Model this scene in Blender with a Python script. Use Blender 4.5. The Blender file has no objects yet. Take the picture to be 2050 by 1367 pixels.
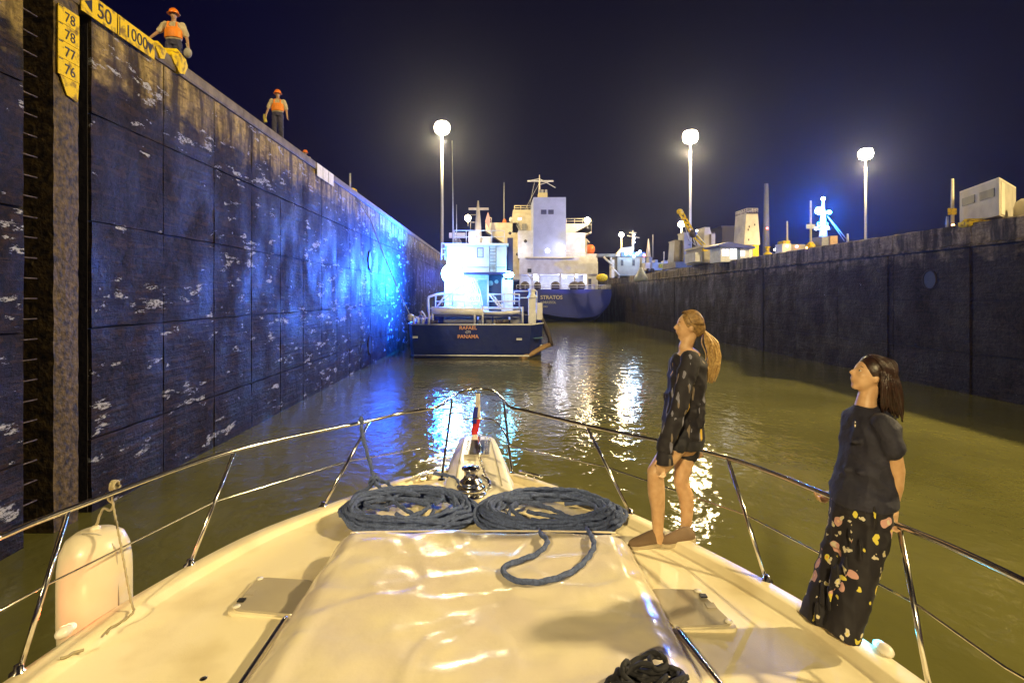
import bpy, math, random
from mathutils import Vector, Matrix, noise
random.seed(7)
R = math.radians
F = 1100.0; CX = 1000.0; CY = 593.0; ZC = 4.08      # lens in photo pixels, eye height over the water
scn = bpy.context.scene
COL = scn.collection

# ------------------------------------------------------------------ camera
cam_d = bpy.data.cameras.new('camera'); cam = bpy.data.objects.new('camera', cam_d); COL.objects.link(cam)
cam.location = (0, 0, ZC); cam.rotation_euler = (R(90), 0, 0)
cam_d.sensor_width = 36; cam_d.lens = 36 * F / 2050
cam_d.shift_x = 25 / 2050; cam_d.shift_y = -90.5 / 2050
cam_d.clip_start = 0.05; cam_d.clip_end = 2000
scn.camera = cam

# ------------------------------------------------------------------ sky
w = bpy.data.worlds.new('World'); scn.world = w; w.use_nodes = True
nt = w.node_tree; nt.nodes.clear()
sky = nt.nodes.new('ShaderNodeTexSky'); sky.sky_type = 'NISHITA'; sky.sun_disc = False
sky.sun_elevation = R(12); sky.sun_rotation = R(150)
tint = nt.nodes.new('ShaderNodeMix'); tint.data_type = 'RGBA'; tint.blend_type = 'MULTIPLY'; tint.inputs[0].default_value = 1
tint.inputs[7].default_value = (0.22, 0.10, 1.0, 1)
bg = nt.nodes.new('ShaderNodeBackground'); bg.inputs[1].default_value = 0.0036
out = nt.nodes.new('ShaderNodeOutputWorld')
nt.links.new(sky.outputs[0], tint.inputs[6]); nt.links.new(tint.outputs[2], bg.inputs[0]); nt.links.new(bg.outputs[0], out.inputs[0])
# ------------------------------------------------------------------ faint moon-like sun
sd = bpy.data.lights.new('sun', 'SUN'); so = bpy.data.objects.new('sun', sd); COL.objects.link(so)
sd.energy = 0.03; sd.angle = R(0.5); sd.color = (1, .93, .8)
so.rotation_euler = Vector((-0.5, 0.8, -0.25)).to_track_quat('-Z', 'Y').to_euler()
# ------------------------------------------------------------------ exposure
scn.view_settings.view_transform = 'Standard'; scn.view_settings.look = 'None'
scn.view_settings.gamma = 1; scn.view_settings.exposure = 0; scn.view_settings.use_curve_mapping = False
HAZE = 0.00034

# ================================================================== helpers
def P(x, y, Y):
    return Vector(((x - CX) / F * Y, Y, ZC - (y - CY) / F * Y))
def deck_z(Y): return ZC - 1.86 + 0.018 * (Y - 2.5)
def Pd(x, y, up=0.0):            # the point of the foredeck seen at x, y
    Y = (1.905 - up) / ((y - CY) / F + 0.018)
    return Vector(((x - CX) / F * Y, Y, deck_z(Y) + up))

ORG = {}
def thing(name, label, cat, loc, group=None):
    o = bpy.data.objects.new(name, None); COL.objects.link(o); o.location = loc
    o.empty_display_size = 0.3
    o['label'] = label; o['category'] = cat
    if group: o['group'] = group
    ORG[o.name] = Vector(loc)
    return o
def link(name, me, parent=None, label=None, cat=None, group=None, kind=None):
    o = bpy.data.objects.new(name, me); COL.objects.link(o)
    if parent is not None:
        o.parent = parent; org = ORG[parent.name]
    else: org = Vector((0, 0, 0))
    ORG[o.name] = org
    if label: o['label'] = label
    if cat: o['category'] = cat
    if group: o['group'] = group
    if kind: o['kind'] = kind
    return o
def copy_tree(o, parent=None, loc=None, label=None):
    c = o.copy(); COL.objects.link(c); ORG[c.name] = ORG[o.name]
    if parent is not None: c.parent = parent
    if loc is not None: c.location = loc
    if label: c['label'] = label
    for ch in list(o.children): copy_tree(ch, c)
    return c

class MB:
    def __init__(s): s.v = []; s.f = []; s.sm = []
    def add(s, vs, fs, smooth=False):
        b = len(s.v); s.v += [Vector(p) for p in vs]; s.f += [tuple(i + b for i in f) for f in fs]; s.sm += [smooth] * len(fs)
        return s
    def box(s, a, b):
        x0, y0, z0 = a; x1, y1, z1 = b
        if x0 > x1: x0, x1 = x1, x0
        if y0 > y1: y0, y1 = y1, y0
        if z0 > z1: z0, z1 = z1, z0
        v = [(x0,y0,z0),(x1,y0,z0),(x1,y1,z0),(x0,y1,z0),(x0,y0,z1),(x1,y0,z1),(x1,y1,z1),(x0,y1,z1)]
        return s.add(v, [(0,3,2,1),(4,5,6,7),(0,1,5,4),(1,2,6,5),(2,3,7,6),(3,0,4,7)])
    def bxp(s, x0, y0, x1, y1, Y, d):        # box whose front face spans these photo coordinates at depth Y
        a = P(x0, y1, Y); b = P(x1, y0, Y)
        return s.box((a.x, Y, a.z), (b.x, Y + d, b.z))
    def ring(s, c, t, n, r, r2=None, up=None):
        t = t.normalized()
        if up is None: up = Vector((0,0,1)) if abs(t.z) < .92 else Vector((0,1,0))
        u = t.cross(up).normalized(); w_ = u.cross(t)
        r2 = r if r2 is None else r2
        return [c + u * math.cos(2*math.pi*i/n) * r + w_ * math.sin(2*math.pi*i/n) * r2 for i in range(n)]
    def tube(s, pts, r, n=8, closed=False, radii=None, r2=None):
        pts = [Vector(p) for p in pts]; m = len(pts); rings = []
        up = None
        t0 = (pts[1] - pts[0]).normalized()
        nrm = t0.cross(Vector((0,0,1)) if abs(t0.z) < .9 else Vector((0,1,0))).normalized()
        for i, p in enumerate(pts):
            if closed: t = pts[(i+1) % m] - pts[i-1]
            else: t = pts[min(i+1, m-1)] - pts[max(i-1, 0)]
            if t.length < 1e-9: t = Vector((0,0,1))
            t.normalize(); nrm = (nrm - t * nrm.dot(t)).normalized(); b = t.cross(nrm)
            rr = radii[i] if radii else r
            if isinstance(rr, tuple): ra, rb = rr
            else: ra = rb = rr
            rings.append([p + nrm * math.cos(2*math.pi*k/n) * ra + b * math.sin(2*math.pi*k/n) * rb for k in range(n)])
        return s.loft(rings, closed)
    def loft(s, rings, closed=False, smooth=True, caps=True):
        n = len(rings[0]); m = len(rings); vs = [p for rg in rings for p in rg]; fs = []
        for i in range(m if closed else m - 1):
            j = (i + 1) % m
            for k in range(n):
                l = (k + 1) % n
                fs.append((i*n+k, i*n+l, j*n+l, j*n+k))
        s.add(vs, fs, smooth)
        if not closed and caps:
            b = len(s.v) - len(vs)
            s.f.append(tuple(b + k for k in range(n))[::-1]); s.sm.append(False)
            s.f.append(tuple(b + (m-1)*n + k for k in range(n))); s.sm.append(False)
        return s
    def rope(s, pts, r, step=0.012, lay=None, n=12, closed=False):
        pts = resample(spline(pts, closed), step); m = len(pts); lay = lay or r * 7
        t0 = (pts[1] - pts[0]).normalized(); nrm = t0.cross(Vector((0,0,1)) if abs(t0.z) < .9 else Vector((0,1,0))).normalized()
        rings = []; L = 0
        for i, p in enumerate(pts):
            t = (pts[min(i+1, m-1)] - pts[max(i-1, 0)]).normalized()
            nrm = (nrm - t * nrm.dot(t)).normalized(); b = t.cross(nrm)
            if i: L += (p - pts[i-1]).length
            ph = 2 * math.pi * L / (lay * 3)
            rings.append([p + (nrm * math.cos(a) + b * math.sin(a)) * r * (0.87 + 0.22 * math.cos(3 * (a - ph))) for a in [2*math.pi*k/n for k in range(n)]])
        return s.loft(rings)
    def lathe(s, prof, c, n=24, ax='Z'):
        c = Vector(c); rings = []
        for r, h in prof:
            rg = []
            for k in range(n):
                a = 2*math.pi*k/n
                if ax == 'Z': rg.append(c + Vector((r*math.cos(a), r*math.sin(a), h)))
                elif ax == 'Y': rg.append(c + Vector((r*math.cos(a), h, r*math.sin(a))))
                else: rg.append(c + Vector((h, r*math.cos(a), r*math.sin(a))))
            rings.append(rg)
        return s.loft(rings)
    def ball(s, c, rad, n=16, m=10, rot=None):
        c = Vector(c); rad = rad if isinstance(rad, tuple) else (rad,)*3; rings = []
        for j in range(m + 1):
            ph = math.pi * (j / m) ; ph = min(max(ph, 0.02), math.pi - 0.02)
            rg = []
            for k in range(n):
                a = 2*math.pi*k/n
                q = Vector((rad[0]*math.sin(ph)*math.cos(a), rad[1]*math.sin(ph)*math.sin(a), -rad[2]*math.cos(ph)))
                if rot is not None: q = rot @ q
                rg.append(c + q)
            rings.append(rg)
        return s.loft(rings)
    def prism(s, poly, h, axis=(0,0,1)):
        a = Vector(axis) * h; n = len(poly); p = [Vector(q) for q in poly]
        return s.add(p + [q + a for q in p], [tuple(range(n))[::-1], tuple(range(n, 2*n))] + [(i, (i+1)%n, n+(i+1)%n, n+i) for i in range(n)])
    def mesh(s, name, mat, org=Vector((0,0,0))):
        me = bpy.data.meshes.new(name)
        me.from_pydata([tuple(p - org) for p in s.v], [], s.f)
        me.polygons.foreach_set('use_smooth', s.sm)
        if mat: me.materials.append(mat)
        me.update(); return me
    def build(s, name, mat, parent=None, label=None, cat=None, group=None, kind=None):
        org = ORG[parent.name] if parent is not None else Vector((0,0,0))
        return link(name, s.mesh(name, mat, org), parent, label, cat, group, kind)

def spline(pts, closed=False, k=10):
    pts = [Vector(p) for p in pts]; n = len(pts); out = []
    for i in range(n if closed else n - 1):
        p0 = pts[(i-1) % n] if closed else pts[max(i-1, 0)]
        p1 = pts[i]; p2 = pts[(i+1) % n] if closed else pts[i+1]
        p3 = pts[(i+2) % n] if closed else pts[min(i+2, n-1)]
        for j in range(k):
            t = j / k
            out.append(0.5*((2*p1) + (p2-p0)*t + (2*p0-5*p1+4*p2-p3)*t*t + (3*p1-p0-3*p2+p3)*t**3))
    if not closed: out.append(pts[-1])
    return out
def resample(pts, step):
    out = [pts[0]]; acc = 0
    for a, b in zip(pts, pts[1:]):
        d = (b - a).length
        if d < 1e-9: continue
        t = step - acc
        while t <= d:
            out.append(a.lerp(b, t / d)); t += step
        acc = (acc + d) % step if d >= 0 else acc
        acc = d - (t - step)
    if (pts[-1] - out[-1]).length > step * .3: out.append(pts[-1])
    return out
def fuse(name, mb, voxel, mat, parent, smooth=4, fold=0.0, fs=(9,9,3.5)):
    """union of closed shapes as one continuous skin"""
    tmp = bpy.data.objects.new('tmp', mb.mesh('tmp', None)); COL.objects.link(tmp)
    m = tmp.modifiers.new('r', 'REMESH'); m.mode = 'VOXEL'; m.voxel_size = voxel; m.use_smooth_shade = True
    if smooth:
        q = tmp.modifiers.new('s', 'SMOOTH'); q.factor = 0.5; q.iterations = smooth
    dg = bpy.context.evaluated_depsgraph_get()
    me = bpy.data.meshes.new_from_object(tmp.evaluated_get(dg))
    bpy.data.objects.remove(tmp)
    if fold:
        nr = [v.normal.copy() for v in me.vertices]
        for v, n_ in zip(me.vertices, nr):
            c = v.co; q = Vector((c.x*fs[0]+c.z*1.5, c.y*fs[1], c.z*fs[2])); a = noise.noise(q); b_ = noise.noise(Vector((c.x*5+7, c.y*5, c.z*11+c.x*6)))
            v.co = c + n_*fold*((1-abs(a)*4)*.6 + (1-abs(b_)*4)*.55)
    org = ORG[parent.name] if parent is not None else Vector((0,0,0))
    me.transform(Matrix.Translation(-org)); me.name = name
    me.materials.clear(); me.materials.append(mat)
    for p in me.polygons: p.use_smooth = True
    return link(name, me, parent)
def text(name, body, c, xd, yd, size, mat, parent, ext=0.004, bold=0.0):
    cu = bpy.data.curves.new('t', 'FONT'); cu.body = body; cu.size = size; cu.extrude = ext; cu.offset = bold
    cu.align_x = 'CENTER'; cu.align_y = 'CENTER'
    tmp = bpy.data.objects.new('tmp', cu); COL.objects.link(tmp)
    dg = bpy.context.evaluated_depsgraph_get()
    me = bpy.data.meshes.new_from_object(tmp.evaluated_get(dg)); bpy.data.objects.remove(tmp)
    xd = Vector(xd).normalized(); yd = Vector(yd).normalized(); zd = xd.cross(yd)
    M = Matrix((xd, yd, zd)).transposed().to_4x4(); M.translation = Vector(c) - ORG[parent.name]
    me.transform(M); me.name = name; me.materials.clear(); me.materials.append(mat)
    return link(name, me, parent)
def rail_mb(mb, pts, h, n=2, r=0.03, every=1.2):
    """posts and bars of a ship's railing along the polyline pts (feet)"""
    pts = [Vector(p) for p in pts]; up = Vector((0,0,1))
    for a, b in zip(pts, pts[1:]):
        k = max(1, round((b-a).length / every))
        for i in range(k + 1):
            q = a.lerp(b, i / k); mb.tube([q, q + up*h], r, 5)
        for j in range(1, n + 1):
            mb.tube([a + up*h*j/n, b + up*h*j/n], r, 5)
    return mb

# ------------------------------------------------------------------ materials
MATS = {}
def mat(name, col, rough=0.5, metal=0.0, col2=None, scale=6.0, bump=0.0, bscale=40.0, emit=0.0, ecol=None, spec=0.5, coat=0.0, thr=(0.35, 0.65), trans=0.0, detail=4):
    if name in MATS: return MATS[name]
    m = bpy.data.materials.new(name); m.use_nodes = True; t = m.node_tree; b = t.nodes['Principled BSDF']
    b.inputs['Base Color'].default_value = (*col, 1); b.inputs['Roughness'].default_value = rough
    b.inputs['Metallic'].default_value = metal; b.inputs['Specular IOR Level'].default_value = spec
    b.inputs['Coat Weight'].default_value = coat; b.inputs['Transmission Weight'].default_value = trans
    geo = t.nodes.new('ShaderNodeNewGeometry')
    if col2 is None: col2 = tuple(c * 0.82 for c in col)
    nz = t.nodes.new('ShaderNodeTexNoise'); nz.inputs['Scale'].default_value = scale; nz.inputs['Detail'].default_value = detail
    t.links.new(geo.outputs['Position'], nz.inputs['Vector'])
    cr = t.nodes.new('ShaderNodeValToRGB'); cr.color_ramp.elements[0].position = thr[0]; cr.color_ramp.elements[1].position = thr[1]
    cr.color_ramp.elements[0].color = (*col2, 1); cr.color_ramp.elements[1].color = (*col, 1)
    t.links.new(nz.outputs['Fac'], cr.inputs[0]); t.links.new(cr.outputs[0], b.inputs['Base Color'])
    if bump:
        n2 = t.nodes.new('ShaderNodeTexNoise'); n2.inputs['Scale'].default_value = bscale; n2.inputs['Detail'].default_value = 4
        t.links.new(geo.outputs['Position'], n2.inputs['Vector'])
        bp = t.nodes.new('ShaderNodeBump'); bp.inputs['Strength'].default_value = bump; bp.inputs['Distance'].default_value = 0.4 / bscale
        t.links.new(n2.outputs['Fac'], bp.inputs['Height']); t.links.new(bp.outputs[0], b.inputs['Normal'])
    if emit:
        b.inputs['Emission Strength'].default_value = emit; b.inputs['Emission Color'].default_value = (*(ecol or col), 1)
    MATS[name] = m; return m
WARM = (1.0, 0.77, 0.37); BLUE = (0.012, 0.16, 1.0)
M_white = mat('white_paint', (.75,.75,.74), .4, scale=3, bump=.1, bscale=8)
M_cream = mat('cream_paint', (.62,.56,.42), .5, col2=(.5,.43,.3), scale=1.2)
M_shipw = mat('ship_white_paint', (.66,.66,.68), .45, col2=(.52,.5,.5), scale=1.2, detail=8)
M_navy = mat('navy_hull_paint', (.005,.013,.11), .38, col2=(.012,.02,.10), scale=1.5, bump=.15, bscale=1.4)
M_darkhull = mat('black_boot_paint', (.01,.01,.012), .5)
M_dark = mat('dark_interior', (.01,.011,.016), .6)
M_glass = mat('dark_glass', (.02,.025,.03), .35, spec=.3)
M_steel = mat('stainless_steel', (.85,.82,.76), .17, 1.0, col2=(.75,.73,.7), scale=30)
M_grey = mat('grey_paint', (.3,.3,.3), .5, col2=(.22,.22,.22))
M_galv = mat('galvanised_steel', (.5,.5,.5), .5, .3, col2=(.4,.4,.4))
M_yellow = mat('yellow_paint', (.80,.56,.01), .6, spec=.2, col2=(.26,.17,.03), scale=7, bump=.3, detail=12, thr=(.36,.5))
M_black = mat('black_paint', (.01,.01,.01), .5)
M_orange = mat('orange_paint', (.8,.18,.02), .45)
M_letter = mat('orange_lettering', (.75,.36,.15), .5)
M_letterw = mat('white_lettering', (.6,.62,.65), .5)
M_brown = mat('rubber_fender', (.045,.03,.02), .6, bump=.3, bscale=10)
M_tyre = mat('black_rubber', (.015,.015,.015), .6, bump=.2, bscale=20)
def lamp_mat(name, col, s): return mat(name, (1,1,1), .4, emit=s, ecol=col)
E_warm = lamp_mat('lit_warm_lamp', (1.0,.82,.5), 60)
E_white = lamp_mat('lit_white_lamp', (1.0,.95,.9), 10)
E_blue = lamp_mat('lit_blue_flood', (.25,.65,1.0), 120)
E_cyan = lamp_mat('lit_cyan_lamp', (.15,.7,1.0), 60)
E_red = lamp_mat('lit_red_lamp', (1.0,.06,.08), 12)
E_room = lamp_mat('lit_room', (.75,.8,1.0), 1.6)
E_deck = lamp_mat('lit_deck_tube', (.85,.9,1.0), 12)
def point(name, loc, col, power, rad, parent=None):
    l = bpy.data.lights.new(name, 'POINT'); l.color = col; l.energy = power; l.shadow_soft_size = rad
    o = bpy.data.objects.new(name, l); COL.objects.link(o); o.location = Vector(loc) - (ORG[parent.name] if parent is not None else Vector((0,0,0)))
    if parent is not None: o.parent = parent
    ORG[o.name] = Vector((0,0,0)); return o

def wall_material(name, z_stain, z_top, dark1, dark2, lit1, lit2, patch=(.5,.5,.52), pthr=.66, xaxis='Y'):
    m = bpy.data.materials.new(name); m.use_nodes = True; t = m.node_tree; N = t.nodes; L = t.links; b = N['Principled BSDF']
    geo = N.new('ShaderNodeNewGeometry'); sep = N.new('ShaderNodeSeparateXYZ'); L.new(geo.outputs['Position'], sep.inputs[0])
    def nz(scale, det, vec=None, rough=.6):
        n = N.new('ShaderNodeTexNoise'); n.inputs['Scale'].default_value = scale; n.inputs['Detail'].default_value = det; n.inputs['Roughness'].default_value = rough
        L.new(vec or geo.outputs['Position'], n.inputs['Vector']); return n.outputs['Fac']
    def mp(sc):
        q = N.new('ShaderNodeMapping'); q.inputs['Scale'].default_value = sc; L.new(geo.outputs['Position'], q.inputs[0]); return q.outputs[0]
    def ramp(v, a, c0, c1, bb):
        r = N.new('ShaderNodeValToRGB'); r.color_ramp.elements[0].position = a; r.color_ramp.elements[1].position = bb
        r.color_ramp.elements[0].color = (*c0, 1); r.color_ramp.elements[1].color = (*c1, 1); L.new(v, r.inputs[0]); return r.outputs[0]
    def mix(f, a, c):
        x = N.new('ShaderNodeMix'); x.data_type = 'RGBA'; L.new(f, x.inputs[0]); L.new(a, x.inputs[6]); L.new(c, x.inputs[7]); return x.outputs[2]
    def math_(op, a, c):
        x = N.new('ShaderNodeMath'); x.operation = op
        for i, q in enumerate((a, c)):
            if isinstance(q, (int, float)): x.inputs[i].default_value = q
            else: L.new(q, x.inputs[i])
        return x.outputs[0]
    big = nz(.8, 8, mp((1, 1, .6))); fine = nz(7, 10, rough=.75); streak = nz(1.0, 6, mp((2.2, 2.2, .35))); blot = nz(1.3, 8, mp((1, 1, 1.9)), .62)
    # high-water mark: weed-dark below, bare concrete above
    edge = math_('ADD', sep.outputs['Z'], math_('MULTIPLY', math_('SUBTRACT', blot, .5), 2.4))
    mr = N.new('ShaderNodeMapRange'); L.new(edge, mr.inputs[0]); mr.inputs[1].default_value = z_stain - .3; mr.inputs[2].default_value = z_stain + .4
    dark = ramp(fine, .40, dark1, dark2, .64)
    board = nz(1.0, 5, mp((.5, .5, 9)), .7)
    bare = ramp(fine, .3, lit1, lit2, .7)
    soot = ramp(streak, .42, (0,0,0), (1,1,1), .6)
    darkst = N.new('ShaderNodeRGB'); darkst.outputs[0].default_value = (*[c*.35 for c in lit1], 1)
    bare = mix(soot, darkst.outputs[0], bare)
    base = mix(mr.outputs[0], dark, bare)
    brown = N.new('ShaderNodeRGB'); brown.outputs[0].default_value = (lit1[0]*.42, lit1[1]*.32, lit1[2]*.30, 1)
    bm_ = math_('MULTIPLY', math_('MULTIPLY', math_('GREATER_THAN', board, .52), math_('GREATER_THAN', nz(3.2, 8, mp((1,1,1.6)), .7), .50)), .55)
    base = mix(bm_, base, brown.outputs[0])
    pt = math_('MULTIPLY', math_('GREATER_THAN', nz(1.35, 10, mp((1, .75, 2.9)), .7), pthr), math_('GREATER_THAN', nz(.45, 3, mp((1,1.0,1.3))), .47))
    pr = N.new('ShaderNodeRGB'); pr.outputs[0].default_value = (*patch, 1)
    pt = math_('MULTIPLY', pt, math_('GREATER_THAN', nz(11, 6, mp((1,1,2.2)), .8), .47))
    pt = math_('MAXIMUM', pt, math_('GREATER_THAN', nz(9, 8, mp((1, .8, 1.6)), .75), .735))
    base = mix(pt, base, pr.outputs[0])
    L.new(base, b.inputs['Base Color'])
    pass
    rr = N.new('ShaderNodeMapRange'); L.new(big, rr.inputs[0]); rr.inputs[1].default_value = .35; rr.inputs[2].default_value = .7; rr.inputs[3].default_value = .8; rr.inputs[4].default_value = .33; b.inputs['Specular IOR Level'].default_value = .2
    L.new(rr.outputs[0], b.inputs['Roughness'])
    h = math_('ADD', math_('MULTIPLY', fine, .6), math_('MULTIPLY', blot, 1.0))
    h = math_('ADD', h, math_('MULTIPLY', pt, .08)); h = math_('ADD', h, math_('MULTIPLY', board, .5))
    bp = N.new('ShaderNodeBump'); bp.inputs['Strength'].default_value = .85; bp.inputs['Distance'].default_value = .09
    L.new(h, bp.inputs['Height']); L.new(bp.outputs[0], b.inputs['Normal'])
    return m
M_wallL = wall_material('weed_stained_concrete', 8.4, 9.7, (.001,.0006,.0006), (.026,.014,.008), (.13,.085,.02), (.68,.50,.16), pthr=.59)
M_wallR = wall_material('far_weed_stained_concrete', 5.9, 7.1, (.001,.0007,.001), (.028,.018,.013), (.10,.08,.05), (.42,.33,.2), pthr=.70)
M_cope = mat('worn_coping_concrete', (.22,.18,.13), .7, col2=(.11,.085,.06), scale=2.5, bump=.4, bscale=9, detail=9)
M_ground = mat('lock_concrete_paving', (.16,.15,.13), .8, col2=(.11,.1,.09), scale=.7, bump=.2, bscale=5, detail=9)
M_core = mat('dark_joint_concrete', (.02,.015,.018), .85, bump=.3, bscale=12)

# ================================================================== the setting
XL, ZL = -7.7, ZC + 5.66       # left wall face and crest
XR, ZR = 19.6, ZC + 3.06       # right wall face and crest
def water_material():
    m = bpy.data.materials.new('murky_lock_water'); m.use_nodes = True; t = m.node_tree; b = t.nodes['Principled BSDF']
    geo = t.nodes.new('ShaderNodeNewGeometry')
    b.inputs['Roughness'].default_value = .06; b.inputs['IOR'].default_value = 1.33
    prev = None
    a = t.nodes.new('ShaderNodeTexNoise'); a.inputs['Scale'].default_value = .25; a.inputs['Detail'].default_value = 5; t.links.new(geo.outputs['Position'], a.inputs['Vector'])
    cr = t.nodes.new('ShaderNodeValToRGB'); cr.color_ramp.elements[0].position = .35; cr.color_ramp.elements[1].position = .7
    cr.color_ramp.elements[0].color = (.11,.105,.028,1); cr.color_ramp.elements[1].color = (.17,.16,.045,1)
    t.links.new(a.outputs['Fac'], cr.inputs[0]); t.links.new(cr.outputs[0], b.inputs['Base Color'])
    for sc, st, di, ax in ((1.1, .35, .10, (1,.75,1)), (4.2, .5, .028, (1,.8,1)), (14, .25, .004, (1,1,1))):
        mp = t.nodes.new('ShaderNodeMapping'); mp.inputs['Scale'].default_value = ax; t.links.new(geo.outputs['Position'], mp.inputs[0])
        n = t.nodes.new('ShaderNodeTexNoise'); n.inputs['Scale'].default_value = sc; n.inputs['Detail'].default_value = 2.5; t.links.new(mp.outputs[0], n.inputs['Vector'])
        n.inputs['Distortion'].default_value = .4
        bp = t.nodes.new('ShaderNodeBump'); bp.inputs['Strength'].default_value = st; bp.inputs['Distance'].default_value = di
        t.links.new(n.outputs['Fac'], bp.inputs['Height'])
        if prev: t.links.new(prev, bp.inputs['Normal'])
        prev = bp.outputs[0]
    t.links.new(prev, b.inputs['Normal'])
    return m
mb = MB(); mb.add([(-60,-60,0),(200,-60,0),(200,420,0),(-60,420,0)], [(0,1,2,3)])
mb.build('water', water_material(), kind='structure')
mb = MB(); mb.box((-200,-60,ZL-1.2), (XL-.75,420,ZL-.02)); mb.build('left_lock_ground', M_ground, kind='structure')
mb = MB(); mb.box((XR+.75,-60,ZR-1.2), (260,420,ZR-.02)); mb.build('right_lock_ground', M_ground, kind='structure')

# ---- left wall: panels 2.05 x 2.25 m, five courses, recessed joints
lw = thing('lock_wall', 'tall weed stained concrete lock wall on the left with a ladder slot', 'wall', (XL, 30, 0))
Y0 = 10.37; PW = 2.245
zs = [-.6, 1.38, 3.48, 5.50, 7.54, ZL - .35]
def panel_mesh(w_, h_, seed, sgn, m):
    rnd = random.Random(seed); g = .015; nx, nz = 5, 5; ch = .018; mb = MB(); vs = []
    for j in range(nz + 1):
        for i in range(nx + 1):
            u = g + (w_ - 2*g) * i / nx; v = g + (h_ - 2*g) * j / nz
            e = (i in (0, nx)) or (j in (0, nz))
            du = rnd.uniform(-.012, .012) ; dv = rnd.uniform(-.012, .012)
            d = -ch * rnd.uniform(.4, 1.3) if e else rnd.uniform(-.005, .005)
            vs.append((sgn * d, u + du, v + dv))
    fs = []
    for j in range(nz):
        for i in range(nx):
            a = j*(nx+1)+i; q = (a, a+1, a+nx+2, a+nx+1); fs.append(q if sgn > 0 else q[::-1])
    b = len(vs); per = [i for i in range(nx+1)] + [j*(nx+1)+nx for j in range(1, nz+1)] + [nz*(nx+1)+i for i in range(nx-1, -1, -1)] + [j*(nx+1) for j in range(nz-1, 0, -1)]
    for k in per: vs.append((-sgn*.10, vs[k][1], vs[k][2]))
    n = len(per)
    for k in range(n):
        l = (k+1) % n; q = (per[l], per[k], b+k, b+l); fs.append(q if sgn > 0 else q[::-1])
    mb.add(vs, fs); return mb.mesh('panel', m)
cache = {}
def add_panel(root, x, y, z, w_, h_, sgn, m, stuff=None):
    key = (round(w_,3), round(h_,3), sgn, random.randrange(4))
    if key not in cache: cache[key] = panel_mesh(w_, h_, hash(key) % 9999, sgn, m)
    me = cache[key]; off = random.uniform(-.007, .005)
    if stuff is not None:
        stuff.add([(v.co.x + x + off, v.co.y + y, v.co.z + z) for v in me.vertices], [tuple(p.vertices) for p in me.polygons]); return
    o = bpy.data.objects.new('panel', me); COL.objects.link(o); o.parent = root; ORG[o.name] = ORG[root.name]
    o.location = Vector((x + off, y, z)) - ORG[root.name]
far = MB()
for c in range(0, 60):
    y = Y0 + PW * c
    for r_ in range(5):
        add_panel(lw, XL, y, zs[r_], PW, zs[r_+1]-zs[r_], 1, M_wallL, None if c < 26 else far)
for c in range(-4, 0):      # near the camera, before the ladder slot
    y = 8.92 + PW * c
    for r_ in range(5): add_panel(lw, XL, y, zs[r_], PW, zs[r_+1]-zs[r_], 1, M_wallL)
far.build('panel_field', M_wallL, lw, kind='stuff')
mb = MB(); mb.box((XL-.9, 10.37, -1), (XL-.08, 146, ZL-.36)); mb.box((XL-.9, -8, -1), (XL-.08, 8.92, ZL-.36)); mb.box((XL-.9, 8.92, -1), (XL-.5, 10.37, ZL-.36))
mb.build('wall_core', M_core, lw)
# pilaster between the slots
M_pil = mat('yellowed_pilaster_concrete', (.13,.085,.02), .7, col2=(.015,.01,.007), scale=9, bump=.8, bscale=12, detail=10)
rings = []
for k in range(60):
    z = -.6 + (ZL - .36 + .6) * k / 59
    j = lambda: random.uniform(-.007, .007)
    rings.append([Vector((XL-.5, 9.46, z)), Vector((XL+.02+j(), 9.46+j(), z)), Vector((XL+.03+j(), 9.7, z)), Vector((XL+.02+j(), 10.02+j(), z)), Vector((XL-.5, 10.02, z))][::-1])
MB().loft(rings, smooth=False).build('pilaster', M_pil, lw)
# coping blocks
for k in range(34):
    y0 = -6 + 4.49*k; y1 = y0 + 4.47
    if k > 22: y1 = 146
    mb = MB(); prof = [(-.85,-.35),(.03,-.35),(.05,-.30),(.05,-.10),(.0,-.03),(-.10,0),(-.85,0)]
    mb.loft([[Vector((XL+a, y, ZL+b)) for a, b in prof] for y in (y0, y1)], smooth=False); mb.build('coping', M_cope, lw)
    if k > 22: break
# iron rungs of the ladder in the slot
ladder = thing('wall_ladder', 'iron rung ladder set in the dark slot of the left wall', 'ladder', (XL-.2, 9.1, 0))
rm = MB(); rm.tube([(-.25,-.17,0),(0,-.17,0),(0,.2,0),(-.25,.2,0)], .014, 6)
rme = rm.mesh('rung', mat('rusty_iron', (.16,.13,.15), .5, .3, col2=(.08,.06,.06), scale=20))
z = .3
while z < ZL - .6:
    o = bpy.data.objects.new('rung', rme); COL.objects.link(o); o.parent = ladder; ORG[o.name] = ORG[ladder.name]
    o.location = (0.08, -.02, z); z += .34
# water gauge boards on the pilaster
gauge = thing('water_gauge', 'yellow water level gauge with black numbers on the left wall', 'gauge', (XL, 9.74, 8.5))
zt = ZC + 5.05
for k, s_ in enumerate(('78', '78', '77', '76')):
    zc = zt - .13 - .305*k
    mb = MB(); mb.box((XL+.045, 9.50, zc-.148), (XL+.07, 9.98, zc+.148))
    bd = mb.build('number_board', M_yellow, gauge)
    text('number', s_, (XL+.073, 9.76, zc-.02), (0,1,0), (0,0,1), .25, M_black, bd)
    mb = MB().box((XL+.071, 9.51, zc+.125), (XL+.076, 9.60, zc+.14)); mb.build('tick', M_black, bd)
MB().prism([(XL+.045,9.55,zt-1.2),(XL+.045,9.98,zt-1.2),(XL+.045,9.95,zt-1.55),(XL+.045,9.7,zt-1.5)], .02, (1,0,0)).build('paint_tail', M_yellow, gauge)
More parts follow.
